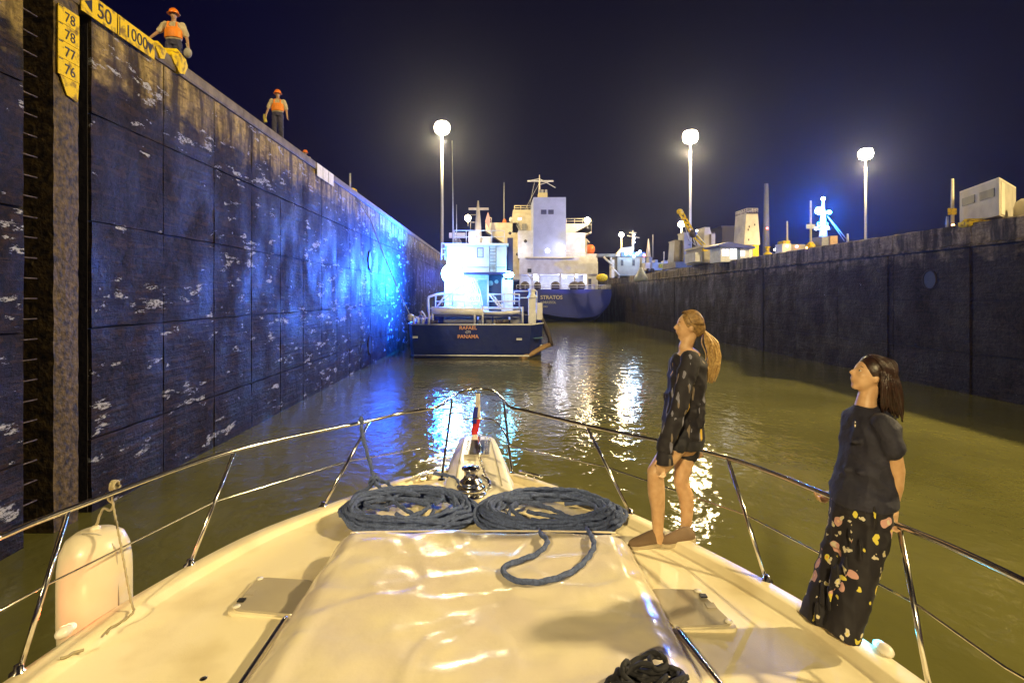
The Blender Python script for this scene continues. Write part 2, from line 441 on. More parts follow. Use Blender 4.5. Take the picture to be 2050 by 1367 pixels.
# yellow distance band under the crest
band = thing('distance_marker', 'yellow painted distance band with black 50 and 1000 along the wall crest', 'marker', (XL, 10.8, ZL-.3))
for (ya, yb, s_, sz) in ((10.02, 10.95, '\u25C450', .40), (10.99, 12.15, '1000', .36)):
    mb = MB(); mb.box((XL+.055, ya, ZL-.44), (XL+.075, yb, ZL-.03)); p_ = mb.build('painted_plate', M_yellow, band)
    text('digits', s_.replace('\u25C4',''), (XL+.079, (ya+yb)/2 + (.12 if sz and '50' in s_ else -.02), ZL-.24), (0,1,0), (0,0,1), sz, M_black, p_)
    if '50' in s_: tri = [(XL+.077,ya+.08,ZL-.24),(XL+.077,ya+.26,ZL-.12),(XL+.077,ya+.26,ZL-.36)]
    else: tri = [(XL+.077,yb-.26,ZL-.15),(XL+.077,yb-.16,ZL-.37),(XL+.077,yb-.06,ZL-.15)]
    MB().prism(tri, .004, (1,0,0)).build('arrow', M_black, p_)
    if '1000' in s_: MB().box((XL+.077, ya+.03, ZL-.42), (XL+.081, ya+.05, ZL-.05)).build('border', M_black, p_)
def lump(y0, y1, z0, z1, out, label):
    mb = MB(); rings = []
    for i in range(9):
        t = i/8; y = y0 + (y1-y0)*t; e = min(1, .12+2.6*t, .12+2.6*(1-t))*(1+.10*math.sin(i*2.3))
        top = ZL + z1*e; rings.append([Vector((XL-.3,y,top)), Vector((XL+out*e*.5,y,top-.02)), Vector((XL+.06+out*e,y,top-.12*e-.03)), Vector((XL+.06+out*.6*e,y,ZL+z0*e-.05)), Vector((XL-.3,y,ZL+z0*e-.05))][::-1])
    mb.loft(rings, smooth=False); return mb.build('fairlead_lip', M_yellow, None, label, 'kerb', 'yellow painted lips on the left crest')
lump(12.17, 12.60, -.26, .08, .05, 'yellow painted lip directly beside the 1000 marker on the crest')
lump(12.80, 13.45, -.30, .22, .07, 'bulging yellow painted lip near the feet of the first worker')
# white lettered plate near the third worker
sp = thing('wall_sign', 'small white painted sign on the wall crest beyond the workers', 'sign', (XL, 24, ZL-.5))
for k in range(3):
    MB().box((XL+.056, 23.0+k*.78, ZL-.62), (XL+.075, 23.7+k*.78, ZL-.08)).build('white_block', mat('bright_white_paint', (.85,.82,.72), .5), sp)
MB().tube([(XL-.35, 29.6, ZL), (XL-.35, 29.6, ZL+.95)], .05, 8).build('marker_post', M_galv, None, 'thin grey marker post standing on the left wall crest', 'post')
MB().lathe([(.01,0),(.28,0),(.26,.14),(.1,.24),(.01,.25)], (XL-.35, 30.0, ZL), 14).build('mooring_bollard', M_yellow, None, 'small yellow bollard at the foot of the marker post', 'bollard')
# dark oval drain openings in the left wall
def opening(x, y, z, ry, rz, sgn, label, grp):
    t = thing('wall_opening', label, 'opening', (x, y, z), grp)
    rings = []
    for (s_, d) in ((1.18,.0),(1.18,.05),(1.0,.05),(1.0,-.02)):
        rings.append([Vector((x+sgn*d, y+ry*s_*math.cos(a), z+rz*s_*math.sin(a))) for a in [2*math.pi*k/20 for k in range(20)]])
    MB().loft(rings, caps=False).build('rim', M_core, t)
    MB().add([Vector((x+sgn*.03, y+ry*math.cos(a), z+rz*math.sin(a))) for a in [2*math.pi*k/20 for k in range(20)]], [tuple(range(20))]).build('hole_shade_disc', M_dark, t)  # dark disc stands for the shade inside the opening
opening(XL, 32.6, ZC+2.1, .42, .5, 1, 'upper dark oval opening in the left wall above the mooring line', 'oval openings in the left wall')
opening(XL, 32.6, ZC-2.87, .42, .5, 1, 'lower dark oval opening in the left wall just above the water', 'oval openings in the left wall')
# ---- right wall
rw = thing('lock_wall', 'long low dark concrete lock wall on the right', 'wall', (XR, 50, 0))
farR = MB(); zr = [-.6, 1.7, 3.9, ZR-1.02]
for c in range(-4, 26):
    y = 13.7 + 4.55*c
    for r_ in range(3): add_panel(rw, XR, y, zr[r_], 4.55, zr[r_+1]-zr[r_], -1, M_wallR, farR if c > 18 else None)
farR.build('panel_field', M_wallR, rw, kind='stuff')
MB().box((XR+.08, -8, -1), (XR+.9, 133, ZR-.5)).build('wall_core', M_core, rw)
for c in range(-2, 26):      # upper band, slightly proud, with a ledge
    y0 = 13.7 + 4.55*c; rings = []
    for i in range(10):
        y = y0 + .02 + 4.51*i/9; j = lambda a=.02: random.uniform(-a, a)
        rings.append([Vector((XR+.7,y,ZR-1.0)), Vector((XR-.10,y,ZR-1.0)), Vector((XR-.12+j(),y,ZR-.93+j())), Vector((XR-.03+j(),y,ZR-.86+j())), Vector((XR-.03+j(),y,ZR-.45)), Vector((XR-.05+j(),y,ZR-.30)), Vector((XR-.03+j(),y,ZR-.05+j(.03))), Vector((XR+.08,y,ZR+j(.03))), Vector((XR+.7,y,ZR))])
    MB().loft(rings, smooth=False).build('coping', M_wallR, rw)
for x, rr in ((1526, .16), (1776, .07), (1940, .07), (1350, .1)):
    y = XR*F/(x-CX); MB().box((XR-.045, y-rr*1.0, -.5), (XR+.3, y+rr*1.0, ZR-1.03)).build('joint_strip', M_core if rr > .1 else M_wallR, rw)
opening(XR, XR*F/862, ZC+33/F*25, .35, .38, -1, 'dark oval hole high in the right wall', None)
opening(XR, XR*F/(1272-1000), ZC+.4, .4, .4, -1, 'small dark hole in the far end of the right wall', None)
# gate that closes the far end
gt = thing('lock_gate', 'dark steel lock gate closing the far end of the chamber', 'gate', (6, 150, 0))
for k in range(5): MB().box((XL-.5+5.6*k, 150, -1), (XL-.5+5.6*k+5.5, 151.2, 5.6)).build('gate_panel', M_dark, gt)

# ================================================================== light masts
def make_mast(loc, H, label):
    t = thing('light_mast', label, 'light mast', loc, 'tall floodlight masts along the lock')
    L = Vector(loc)
    MB().tube([L, L+Vector((0,0,H))], .2, 10, radii=[.26,.15]).build('pole', mat('mast_paint', (.62,.6,.55), .45), t)
    MB().lathe([(.01,0),(.75,0),(.8,.08),(.75,.16),(.01,.18)], L+Vector((0,0,H-.1)), 20).build('head_frame', M_grey, t)
    for k in range(8):
        a = 2*math.pi*k/8; c = L + Vector((.62*math.cos(a), .62*math.sin(a), H-.5))
        MB().ball(c, (.62,.62,.95), 14, 10).build('floodlight', E_warm, t)
    return t
KP = 42000
m0 = P(885,250,88); m1 = P(1382,268,90); m2 = P(1733,303,102)
masts = [((m0.x, 88, ZL), m0.z-ZL, 'tall lit floodlight mast behind the blue lit working boat', 1.0),
         ((m1.x, 90, ZR), m1.z-ZR, 'tall lit floodlight mast behind the yellow crane', 1.0),
         ((m2.x, 102, ZR), m2.z-ZR, 'smallest looking lit floodlight mast, right of the blue lit radar mast', .8),
         ((34, 8, ZR), 22.0, 'floodlight mast beside the right wall abreast of the yacht', 2.5),
         ((-15, -38, ZL), 18.0, 'floodlight mast on the left bank behind the yacht', 2.8)]
for loc, H, lab, k in masts:
    t = make_mast(loc, H, lab)
    point('mast_light', Vector(loc)+Vector((0,0,H-2.7)), WARM, KP*k, .7, t)

# ================================================================== our yacht's foredeck
M_gel = mat('cream_gelcoat', (.84,.75,.52), .42, col2=(.66,.56,.35), scale=2.2, bump=.3, bscale=110, detail=10, thr=(.3,.55))
M_gel2 = mat('white_gelcoat', (.80,.76,.66), .3, col2=(.74,.69,.58), scale=2)
M_rub = mat('grey_rubbing_strake', (.45,.42,.36), .5)
yacht = thing('motor_yacht', 'cream foredeck of the motor yacht in the foreground with steel bow rail', 'yacht', (-.1, 3.5, 0))
Lp = [Pd(*q) for q in ((868,950),(790,966),(650,1016),(510,1069),(380,1134),(210,1232),(40,1347))]
Rp = [Pd(*q) for q in ((1035,953),(1085,967),(1265,1031),(1420,1106),(1540,1169),(1700,1263),(1865,1378))]
Lp.append(Vector((-2.55, 1.6, deck_z(1.6)))); Rp.append(Vector((2.30, 1.6, deck_z(1.6))))
Lp.append(Vector((-2.7, -.6, deck_z(-.6)))); Rp.append(Vector((2.5, -.6, deck_z(-.6))))
bow = Vector((-.245, 5.75, deck_z(5.75)))
def edge_at(side, Y):
    pts = sorted(side, key=lambda p: p.y)
    if Y <= pts[0].y: return pts[0].x
    for a, b in zip(pts, pts[1:]):
        if a.y <= Y <= b.y: return a.x + (b.x-a.x)*(Y-a.y)/(b.y-a.y)
    return pts[-1].x
Ls = spline([bow + Vector((-.12,0,0))] + Lp, k=8); Rs = spline([bow + Vector((.12,0,0))] + Rp, k=8)
yb = 5.74; stations = [yb - .06*i for i in range(12)]
while stations[-1] > -.55: stations.append(stations[-1]-.11)
def xl(Y): return edge_at(Ls, Y)
def xr(Y): return edge_at(Rs, Y)
def cx(Y): return -.266 + .052*(6.5-Y)
NS = 14
rings = []
for Y in stations:
    a, b, c, z = xl(Y), xr(Y), cx(Y), deck_z(Y); hw = (b-a)/2; k = min(1, hw/.6)
    row = []
    for s_, e in ((-1, a), (1, b)):
        pr = []
        # from the crown outwards
        q = [(0,.0)] + [(t, 0) for t in (.25,.5,.75)]
        inner = e - s_*.20*k
        for t in (0,.2,.4,.6,.8,1.0): pr.append((c + (inner-c)*t, z + .05*(1-t*t)*k - .012))
        pr += [(e - s_*.185*k, z-.004), (e - s_*.165*k, z+.03), (e - s_*.15*k, z+.036), (e - s_*.03*k, z+.030), (e, z+.01), (e + s_*.012, z-.03)]
        row.append(pr)
    ring = [Vector((x, Y, zz)) for x, zz in row[0][::-1]] + [Vector((x, Y, zz)) for x, zz in row[1][1:]]
    rings.append(ring[::-1])
mb = MB(); n = len(rings[0]); vs = [p for r_ in rings for p in r_]
fs = [(i*n+k, i*n+k+1, (i+1)*n+k+1, (i+1)*n+k) for i in range(len(rings)-1) for k in range(n-1)]
mb.add(vs, fs, True)
deck = mb.build('deck', M_gel, yacht)
mb = MB()
for s_, fx in ((-1, xl), (1, xr)):
    rg = []
    for Y in stations:
        e = fx(Y); z = deck_z(Y); c = cx(Y)
        rg.append([Vector((e+s_*.012, Y, z-.03)), Vector((e+s_*.02, Y, z-.10)), Vector((e-s_*.05, Y-.05, z-.5)), Vector((c+(e-c)*.80, Y-.35, z-1.1)), Vector((c+(e-c)*.45, Y-.9, z-1.8)), Vector((c+(e-c)*.1, Y-1.2, -.6))][::s_])
    m_ = len(rg[0]); mb.add([p for r_ in rg for p in r_], [(i*m_+k, (i+1)*m_+k, (i+1)*m_+k+1, i*m_+k+1) for i in range(len(rg)-1) for k in range(m_-1)], True)
mb.build('hull', M_gel2, yacht)
for s_, fx in ((-1, xl), (1, xr)):
    MB().tube([Vector((fx(Y)+s_*.02, Y, deck_z(Y)-.06)) for Y in stations], .028, 8).build('rubbing_strake', M_rub, yacht)

# anchor platform: tapered raised pod with a stainless roller in its slot
def pz(Y): return deck_z(Y) + .0
rings = []
PODS = [(4.75,.36,.02),(5.1,.36,.045),(5.5,.34,.07),(5.9,.31,.09),(6.25,.28,.10),(6.5,.25,.10),(6.62,.21,.09),(6.69,.15,.06)]
for (Y, hw, up) in PODS:
    c = cx(Y); z = deck_z(Y); rings.append([Vector((c-hw-.03, Y, z-.16)), Vector((c-hw, Y, z-.01)), Vector((c-hw*.82, Y, z+up)), Vector((c-hw*.5, Y, z+up+.012)), Vector((c+hw*.5, Y, z+up+.012)), Vector((c+hw*.82, Y, z+up)), Vector((c+hw, Y, z-.01)), Vector((c+hw+.03, Y, z-.16))][::-1])
MB().loft(rings).build('anchor_platform', M_gel2, yacht)
for s_ in (-1, 1):
    MB().tube([Vector((cx(Y)+s_*hw*.6, Y, deck_z(Y)+up+.011)) for Y, hw, up in PODS[1:-1]], .006, 5).build('moulding_line', M_rub, yacht)
Ya, Yb = 5.82, 6.42; zt_ = deck_z(6.1)+.108
rl = MB(); rl.box((cx(6.1)-.135, Ya, zt_-.01), (cx(6.1)+.135, Yb, zt_+.012)); plate = rl.build('roller_plate', M_steel, yacht)
MB().box((cx(6.1)-.078, Ya+.03, zt_+.0125), (cx(6.1)+.078, Yb-.03, zt_+.018)).build('roller_slot', M_dark, plate)
for s_ in (-1, 1):
    MB().box((cx(6.1)+s_*.08-.006, Ya+.01, zt_+.012), (cx(6.1)+s_*.08+.006, Yb, zt_+.05)).build('roller_cheek', M_steel, plate)
    for k in range(5): MB().lathe([(.001,0),(.009,0),(.007,.006),(.001,.007)], (cx(6.1)+s_*.115, Ya+.06+.12*k, zt_+.012), 10).build('screw', M_steel, plate)
sh = MB(); sh.tube([Vector((cx(6.1)+.01, Yb-.05, zt_+.05)), Vector((cx(6)+.02, 6.0, zt_+.06)), Vector((cx(5.8)+.02, 5.78, zt_+.035))], .018, 8)
sh.ball((cx(5.8)+.02, 5.76, zt_+.04), (.03,.05,.03)); sh.build('anchor_shank', M_steel, plate)
ch = []
a = Vector((cx(5.8)+.02, 5.72, zt_+.02)); b = Vector((cx(5.1)+.09, 5.02, deck_z(5.1)+.10))
for k in range(20):
    p = a.lerp(b, k/19); 
    pts = [p + Vector((.012*math.cos(t), .024*math.sin(t), 0)) if k % 2 else p + Vector((0, .024*math.sin(t), .012*math.cos(t))) for t in [2*math.pi*i/10 for i in range(10)]]
    MB().tube(pts, .005, 5, closed=True).build('chain_link', M_steel, plate)
# windlass
W = Pd(943, 1000); W.z = deck_z(W.y)+.045
wl = MB(); wl.lathe([(.001,-.01),(.135,-.01),(.14,.0),(.135,.02),(.105,.03),(.10,.035),(.125,.05),(.128,.075),(.105,.088),(.098,.10),(.105,.112),(.095,.125),(.075,.145),(.062,.165),(.060,.20),(.064,.215),(.082,.225),(.085,.24),(.07,.247),(.03,.247),(.028,.255),(.001,.256)], W, 40)
wob = wl.build('windlass', M_steel, yacht)
MB().tube([W+Vector((.13,-.02,.04)), W+Vector((.17,.02,.06)), W+Vector((.15,.1,.1)), W+Vector((.10,.16,.12))], .014, 8).build('chain_pawl', M_steel, wob)
MB().lathe([(.001,-.012),(.19,-.012),(.185,.0),(.001,.001)], W+Vector((0,.02,-.012)), 30).build('windlass_base', M_gel2, wob)
for k in range(6): MB().ball(W+Vector((.13*math.cos(k),.13*math.sin(k),.028)), .008, 8, 5).build('bolt', M_steel, wob)
# foot switches by the windlass
# cleats
def cleat(p, ang):
    mb = MB(); d = Vector((math.cos(ang), math.sin(ang), 0)); u = Vector((0,0,1))
    mb.tube([p-d*.13+u*.052, p-d*.10+u*.058, p+d*.10+u*.058, p+d*.13+u*.052], .013, 8)
    for s_ in (-.045, .045): mb.tube([p+d*s_*1.3, p+d*s_+u*.056], .013, 8)
    mb.ball(p-d*.13+u*.052, .013, 8, 6); mb.ball(p+d*.13+u*.052, .013, 8, 6)
    mb.box((p.x-.03,p.y-.03,p.z-.01),(p.x+.03,p.y+.03,p.z+.006))
    return mb.build('cleat', M_steel, yacht)
cleat(Pd(848,958,.02), R(48)); cleat(Pd(1062,960,.02), R(-40))
# hatches
M_acr = mat('smoked_acrylic_hatch', (.42,.37,.28), .25, col2=(.36,.32,.25), scale=3, coat=.3)
def hatch(corners, latch_side):
    c = [Pd(x, y, .03) for x, y in corners]     # near-left, near-right, far-right, far-left
    ctr = sum(c, Vector())/4
    def rounded(sc, up, r=.06, n=5):
        pts = []
        q = [ctr + (p-ctr)*sc for p in c]
        for i in range(4):
            p = q[i]; a = (q[i-1]-p).normalized(); b = (q[(i+1)%4]-p).normalized()
            A = p + a*r; B = p + b*r
            for k in range(n+1):
                t = k/n; pts.append((A*(1-t)**2 + p*2*t*(1-t) + B*t*t) + Vector((0,0,up)))
        return pts
    fr = MB().loft([rounded(1.0,-.05), rounded(1.0,-.012), rounded(.985,-.002), rounded(.89,.0)], smooth=False, caps=False).build('hatch', M_gel, yacht)
    MB().loft([rounded(.89,-.02), rounded(.89,.004), rounded(.875,.010)], smooth=False).build('pane', M_acr, fr)
    def at(u, v, up=.012): return c[0].lerp(c[1], u).lerp(c[3].lerp(c[2], u), v) + Vector((0,0,up))
    us = .10 if latch_side < 0 else .90
    for v in (.12, .88):
        MB().lathe([(.001,0),(.022,0),(.022,.004),(.001,.005)], at(us, v), 14).build('hinge_button', M_gel2, fr)
    p = at(us, .27 if latch_side < 0 else .74); MB().box((p.x-.02,p.y-.018,p.z),(p.x+.02,p.y+.018,p.z+.007)).build('latch', M_black, fr)
    p = at(us + .03*(-latch_side), .5); MB().box((p.x-.028,p.y-.03,p.z-.001),(p.x+.028,p.y+.03,p.z+.002)).build('label_plate', M_acr, fr)
hatch([(450,1226),(607,1240),(640,1160),(514,1153)], -1)
hatch([(1338,1262),(1484,1258),(1400,1178),(1288,1176)], 1)
# grab rails
for a, b in (((573,1262),(470,1420)), ((1352,1285),(1455,1420))):
    A = Pd(*a, .0); B = Pd(*b, .0); u = Vector((0,0,.075)); d = (B-A).normalized()
    MB().tube(spline([A, A+u*.8-d*.0, A+u+d*.03, A+u+d*.1, B+u]), .0155, 12).build('grab_rail', M_steel, yacht)
    MB().lathe([(.001,-.01),(.035,-.01),(.033,.006),(.018,.012),(.001,.013)], A, 18).build('rail_foot', M_steel, yacht)
MB().lathe([(.001,-.01),(.03,-.01),(.028,.012),(.012,.02),(.001,.021)], Pd(408,1364), 18).build('deck_filler', M_steel, yacht)
# stanchions, top rail, lifelines
RH = ZC - 1.2
stan = [((37,1347),(137,1020)), ((380,1131),(470,902)), ((647,1014),(741,842)), ((1262,1028),(1174,852)), ((1535,1163),(1456,916)), ((1866,1404),(1800,1052))]
tops = []
for b, t in stan:
    B = Pd(*b, .022); Yt = 1.2*F/(t[1]-CY); T = P(t[0], t[1], Yt); tops.append(T)
    o = MB().tube([B, T], .0135, 12).build('stanchion', M_steel, yacht)
    MB().lathe([(.001,-.01),(.04,-.01),(.038,.006),(.022,.014),(.019,.04),(.001,.04)], B, 20).build('stanchion_foot', M_steel, o)
# slightly taller pulpit legs
pul = []
for b, t in (((884,960),(905,800)), ((1025,948),(1008,800))):
    B = Pd(*b, .02); Yt = 1.18*F/(t[1]-CY); T = P(t[0], t[1], min(Yt, 6.4)); pul.append((B, T))
    o = MB().tube(spline([B, B.lerp(T,.5)+Vector((0,.0,0)), T]), .0135, 12).build('stanchion', M_steel, yacht)
    MB().lathe([(.001,-.01),(.04,-.01),(.038,.006),(.022,.014),(.001,.02)], B, 20).build('stanchion_foot', M_steel, o)
def Pr(x, y, h=1.2): return P(x, y, h*F/(y-CY))
top_path = [Vector((-2.62, 1.2, RH)), Pr(-60,1100), Pr(0,1075)] + tops[:3] + [Pr(800,828), Pr(868,817,1.19), Pr(893,803,1.17), Pr(918,786,1.15), Pr(950,778,1.14), Pr(985,782,1.15), Pr(1005,797,1.16), Pr(1022,815,1.19), Pr(1060,824)] + tops[3:] + [Pr(1930,1106), Pr(2050,1163), Pr(2200,1235)]
MB().tube(spline(top_path), .0165, 12).build('top_rail', M_steel, yacht)
def mid(i, f): B = Pd(*stan[i][0], .02); return B.lerp(tops[i], f)
ML = [Vector((-2.6,1.4,RH-.33)), mid(0,.5), mid(1,.52), mid(2,.5), Pr(830,900,1.50), Pr(880,888,1.50)]
MRt = [Pr(1022,893,1.50), mid(3,.5), mid(4,.5), mid(5,.53), Pr(2012,1335,1.5), Pr(2230,1460,1.5)]
MB().tube(ML, .0062, 8).build('lifeline', M_steel, yacht); MB().tube(MRt, .0062, 8).build('lifeline', M_steel, yacht)
MB().tube(spline([Pr(918,842,1.36), Pr(945,838,1.36), Pr(985,840,1.36), Pr(1003,855,1.38), Pr(1022,893,1.5)]), .009, 8).build('pulpit_brace', M_steel, yacht)
# navigation lights on the gunwale
def navlight(p, m, name):
    t = MB().ball(p+Vector((0,0,.02)), (.035,.05,.03), 16, 10).build(name, M_gel2, yacht)
    MB().ball(p+Vector((0,.045,.02)), (.03,.03,.02), 12, 8).build('lens', m, t)
navlight(Pd(128,1272,.02), mat('dim_red_lens',(1,1,1),.4,emit=2,ecol=(1,.1,.05)), 'port_light'); navlight(Pd(1772,1308,.02), mat('lit_green_lens', (1,1,1), .4, emit=2, ecol=(.05,.9,1.0)), 'starboard_light')
pp = Pd(128,1272,.02); point('port_glow', pp+Vector((-.10,.12,.03)), (1,.16,.06), 2.2, .03, yacht)
pp = Pd(1772,1308,.02); point('starboard_glow', pp+Vector((-.02,.10,.03)), (.02,.6,1), .5, .02, yacht)

# ================================================================== cover over the sunpad
def cover():
    t = thing('sunpad_cover', 'wrinkled glossy cream vinyl cover over the sunpad on the foredeck', 'cover', (-.1, 3, deck_z(3)))
    nx, ny = 90, 90; vs = []
    yf, yn = 3.86, .6
    for j in range(ny+1):
        Y = yf + (yn-yf)*(j/ny); hw = .93 + .03*(yf-Y)/1.5; c = -.115
        for i in range(nx+1):
            u = i/nx*2-1; d = abs(u)
            x = c + u*(hw+.10); top = .165 + .02*(1-u*u)
            e = 1-(d-.84)/.16 if d > .84 else 1
            e = max(0, e); z = top*(e**.33)
            fj = min(1, (yf-Y)/.05); z *= fj**.35
            q = Vector((x*1.0, Y*1.0, 0))
            wr = .014*noise.noise(q*1.7) + .010*(1-abs(noise.noise(Vector((x*1.6+Y*.9, Y*2.6-x*.8, 3)))*2.4)) *.8 + .006*noise.noise(Vector((x*4.2+Y, Y*6, 5))) + .005*(1-abs(noise.noise(Vector((x*2.4-Y*2.1, Y*4+x*1.6, 9)))*3.2)) + .0008*noise.noise(q*18)
            wr += .011*max(0, 1-abs(noise.noise(Vector((x*.9+Y*1.5, Y*1.1-x*1.2, 21)))*9)) + .008*max(0, 1-abs(noise.noise(Vector((x*1.7-Y*1.0, Y*1.9, 33)))*12))
            # one long fold across
            fold = Y - (3.02 + .10*math.sin(x*2.2) - .08*x); wr += .020*math.exp(-(fold/.035)**2)*max(0, 1-abs(x+.1)/.75)
            fold = (x-.1) - (Y-3.4)*.35; wr += .012*math.exp(-(fold/.02)**2)*max(0, 1-abs(Y-3.5)/.3)
            z += wr*fj*min(1, e*2)
            xs = x + .012*noise.noise(Vector((Y*4, u, 2)))
            vs.append(Vector((xs, Y + .012*noise.noise(Vector((x*5, 1, 2)))*(1 if j == 0 else 0), deck_z(Y)+.02+max(z, -.0))))
    fs = [(j*(nx+1)+i, j*(nx+1)+i+1, (j+1)*(nx+1)+i+1, (j+1)*(nx+1)+i)[::-1] for j in range(ny) for i in range(nx)]
    m = mat('glossy_vinyl', (.80,.72,.53), .25, col2=(.68,.60,.52), scale=2.6, bump=.12, bscale=5, coat=.3)
    MB().add(vs, fs, True).build('vinyl_sheet', m, t)
    MB().tube([Vector((-.115+.93*math.cos(math.pi*(1-k/20))*1.0, yf-.004, deck_z(yf)+.175+.015*math.sin(math.pi*k/20))) for k in range(21)], .007, 6).build('hem', m, t)
cover()

# ================================================================== ropes
M_rope = mat('blue_grey_rope', (.10,.14,.30), .85, col2=(.055,.075,.17), scale=60, bump=.2, bscale=220)
M_rope2 = mat('black_rope', (.018,.018,.025), .8, bump=.5, bscale=200)
M_rope3 = mat('cream_fender_line', (.42,.36,.22), .8, bump=.4, bscale=250)
def coil_path(c, rx, ry, turns, seed, zb, h, rot=0, rr=.019):
    rnd = random.Random(seed); pts = []; n = 14
    for t in range(turns):
        kx = 1 - .26*rnd.random(); ky = 1 - .38*rnd.random(); ox, oy = rnd.uniform(-.05,.05), rnd.uniform(-.04,.04)
        for i in range(n):
            a = 2*math.pi*i/n
            x = rx*kx*math.cos(a) + ox*1.2 + rnd.uniform(-.022,.022); y = ry*ky*math.sin(a) + oy + rnd.uniform(-.022,.022)
            x += (.05*rx if t % 4 == 3 else 0)*math.sin(a*2+t); d = math.hypot(x/rx, y/ry); ridge = math.exp(-((d-.82)/.22)**2)
            z = zb + rr + (h-rr)*ridge*(t/turns)**.8 + rnd.uniform(0,.01)
            cr, sr = math.cos(rot), math.sin(rot)
            pts.append(Vector((c.x + x*cr - y*sr, c.y + x*sr + y*cr, z + deck_z(c.y + y) - deck_z(c.y))))
    return pts
def rope_coil(c, rx, ry, turns, seed, label, name='rope_coil', m=None, extra=(), h=.08, r=.0175, rot=0, zoff=.04, crossers=8):
    m = m or M_rope; zb = deck_z(c.y) + zoff
    t = thing(name, label, 'rope', (c.x, c.y, zb))
    mb = MB(); mb.rope(coil_path(c, rx, ry, turns, seed, zb, h, rot, r), r, .014, n=9)
    mb.build('rope', m, t)
    rnd = random.Random(seed+5)
    for k in range(crossers):      # bights thrown over the pile
        a = rnd.uniform(0, 6.28); pts = []
        for i in range(9):
            aa = a + .55*i; s_ = .95 - .15*abs(i-4)*.8*(1 if k % 2 else .35)
            pts.append(c + Vector((rx*s_*math.cos(aa)*.92, ry*s_*math.sin(aa)*.92, zoff + (h*(.75+.3*math.sin(i*.9+k))))))
        MB().rope(pts, r, .014, n=9).build('rope_bight', m, t)
    for e in extra: MB().rope(e, r, .012, n=12).build('rope_end', m, t)
    return t
c1 = Vector((-.745, 4.46, deck_z(4.46))); c2 = Vector((.385, 4.42, deck_z(4.42)))
def rp(x, y, up): return Pd(x, y, up)
rope_coil(c1, .54, .43, 17, 3, 'blue grey rope coil left of the windlass, its end led up to the rail', h=.115,
    extra=([rp(722,838,.66)+Vector((0,0,.0)), rp(728,880,.50), rp(742,930,.30), rp(750,962,.17), rp(770,985,.14), rp(800,1012,.13), rp(850,1040,.13), rp(905,1052,.10)],
           [rp(750,965,.16), rp(735,978,.10), rp(712,990,.05), rp(705,1002,.05)],
           [rp(752,960,.17), rp(775,966,.12), rp(795,985,.12), rp(840,990,.14)],
           [rp(680,1032,.05), rp(700,1015,.08), rp(740,1005,.13), rp(800,998,.15), rp(860,1010,.14)],
           [rp(870,985,.13), rp(900,985,.09), rp(925,990,.05)],
           [rp(868,948,.05), rp(890,950,.06), rp(912,958,.06), rp(925,975,.07)],
           ))
loop = [rp(1075,1058,.10), Pd(1085,1070,.232), Pd(1096,1085,.245), Pd(1075,1108,.245), Pd(1030,1125,.242), Pd(1008,1137,.242), Pd(1018,1155,.242), Pd(1060,1165,.245), Pd(1110,1158,.245), Pd(1158,1135,.245), Pd(1188,1098,.245), Pd(1184,1072,.232), rp(1170,1052,.12)]
rope_coil(c2, .585, .42, 16, 11, 'blue grey rope coil right of the windlass, a loop lying on the cover', h=.115, extra=(loop, [rp(1235,1048,.05), rp(1215,1068,.04), rp(1190,1062,.08), rp(1150,1040,.13), rp(1080,1010,.12), rp(1000,1000,.1)]))
# knot at the bow line
kn = thing('rope_knot', 'blue grey knot in the line above the left coil', 'knot', rp(748,965,.17))
kp = rp(748,962,.17); MB().rope([kp+Vector((.03*math.cos(a*1.0)*(1+.3*math.sin(2*a)), .03*math.sin(a*1.0), .03*math.sin(a*1.7))) for a in [i*.6 for i in range(22)]], .015, .01, n=9).build('rope', M_rope, kn)
kq = rp(724,840,.66); MB().rope([kq+Vector((.0+.004*math.sin(a*9), .026*math.cos(a*6.28), .026*math.sin(a*6.28)-.004)) for a in [i/8 for i in range(18)]], .013, .01, n=9).build('hitch', M_rope, kn)
cb = Pd(1300,1385,.18); cb.z -= .195
rope_coil(cb+Vector((0,-.03,0)), .16, .10, 5, 21, 'dark coil of rope on the cover at the bottom edge of the picture', m=M_rope2, h=.10, r=.012, zoff=.20, crossers=2,
   extra=([cb+Vector((-.16,-.02,.22)), cb+Vector((-.08,.05,0.27)), cb+Vector((0,.09,0.29)), cb+Vector((.06,.08,0.31)), cb+Vector((.08,.02,0.3)), cb+Vector((.03,.0,0.29)), cb+Vector((.02,.06,0.3)), cb+Vector((.09,.10,0.28))],))
# ================================================================== fender
fc = Vector((-2.53, 3.44, 0)); ft = ZC - 1.46
fen = thing('fender', 'large white inflatable fender hung outside the left rail', 'fender', (fc.x, fc.y, ft-.8))
fr = .196
prof = [(.001,-.85),(.05,-.84),(.14,-.78),(.19,-.68),(fr,-.55),(fr,-.3),(fr*.985,-.2),(fr*.92,-.11),(fr*.78,-.045),(fr*.55,-.012),(fr*.25,-.001),(.001,0)]
M_fen = mat('white_fender_vinyl', (.80,.72,.58), .35, col2=(.74,.66,.50), scale=3, coat=.2)
body = MB().lathe([(r_, h_) for r_, h_ in prof], (fc.x, fc.y, ft), 40).build('inflated_body', M_fen, fen)
MB().tube([Vector((fc.x+(fr+.002)*math.sin(a)*.98*1, fc.y-.06+.0*a, ft-fr*.95+(fr*.97)*math.cos(a))) for a in [-.2+k*.12 for k in range(12)]]+[Vector((fc.x+fr*.97, fc.y-.06, ft-.5))], .004, 6).build('seam', M_rub, body)
MB().lathe([(.001,0),(.03,0),(.028,.02),(.014,.03),(.001,.03)], (fc.x, fc.y, ft-.004), 14).build('eye_boss', M_fen, body)
fk = Pr(228,972)
fl = thing('fender_line', 'cream line knotted round the left rail holding the fender', 'line', fk)
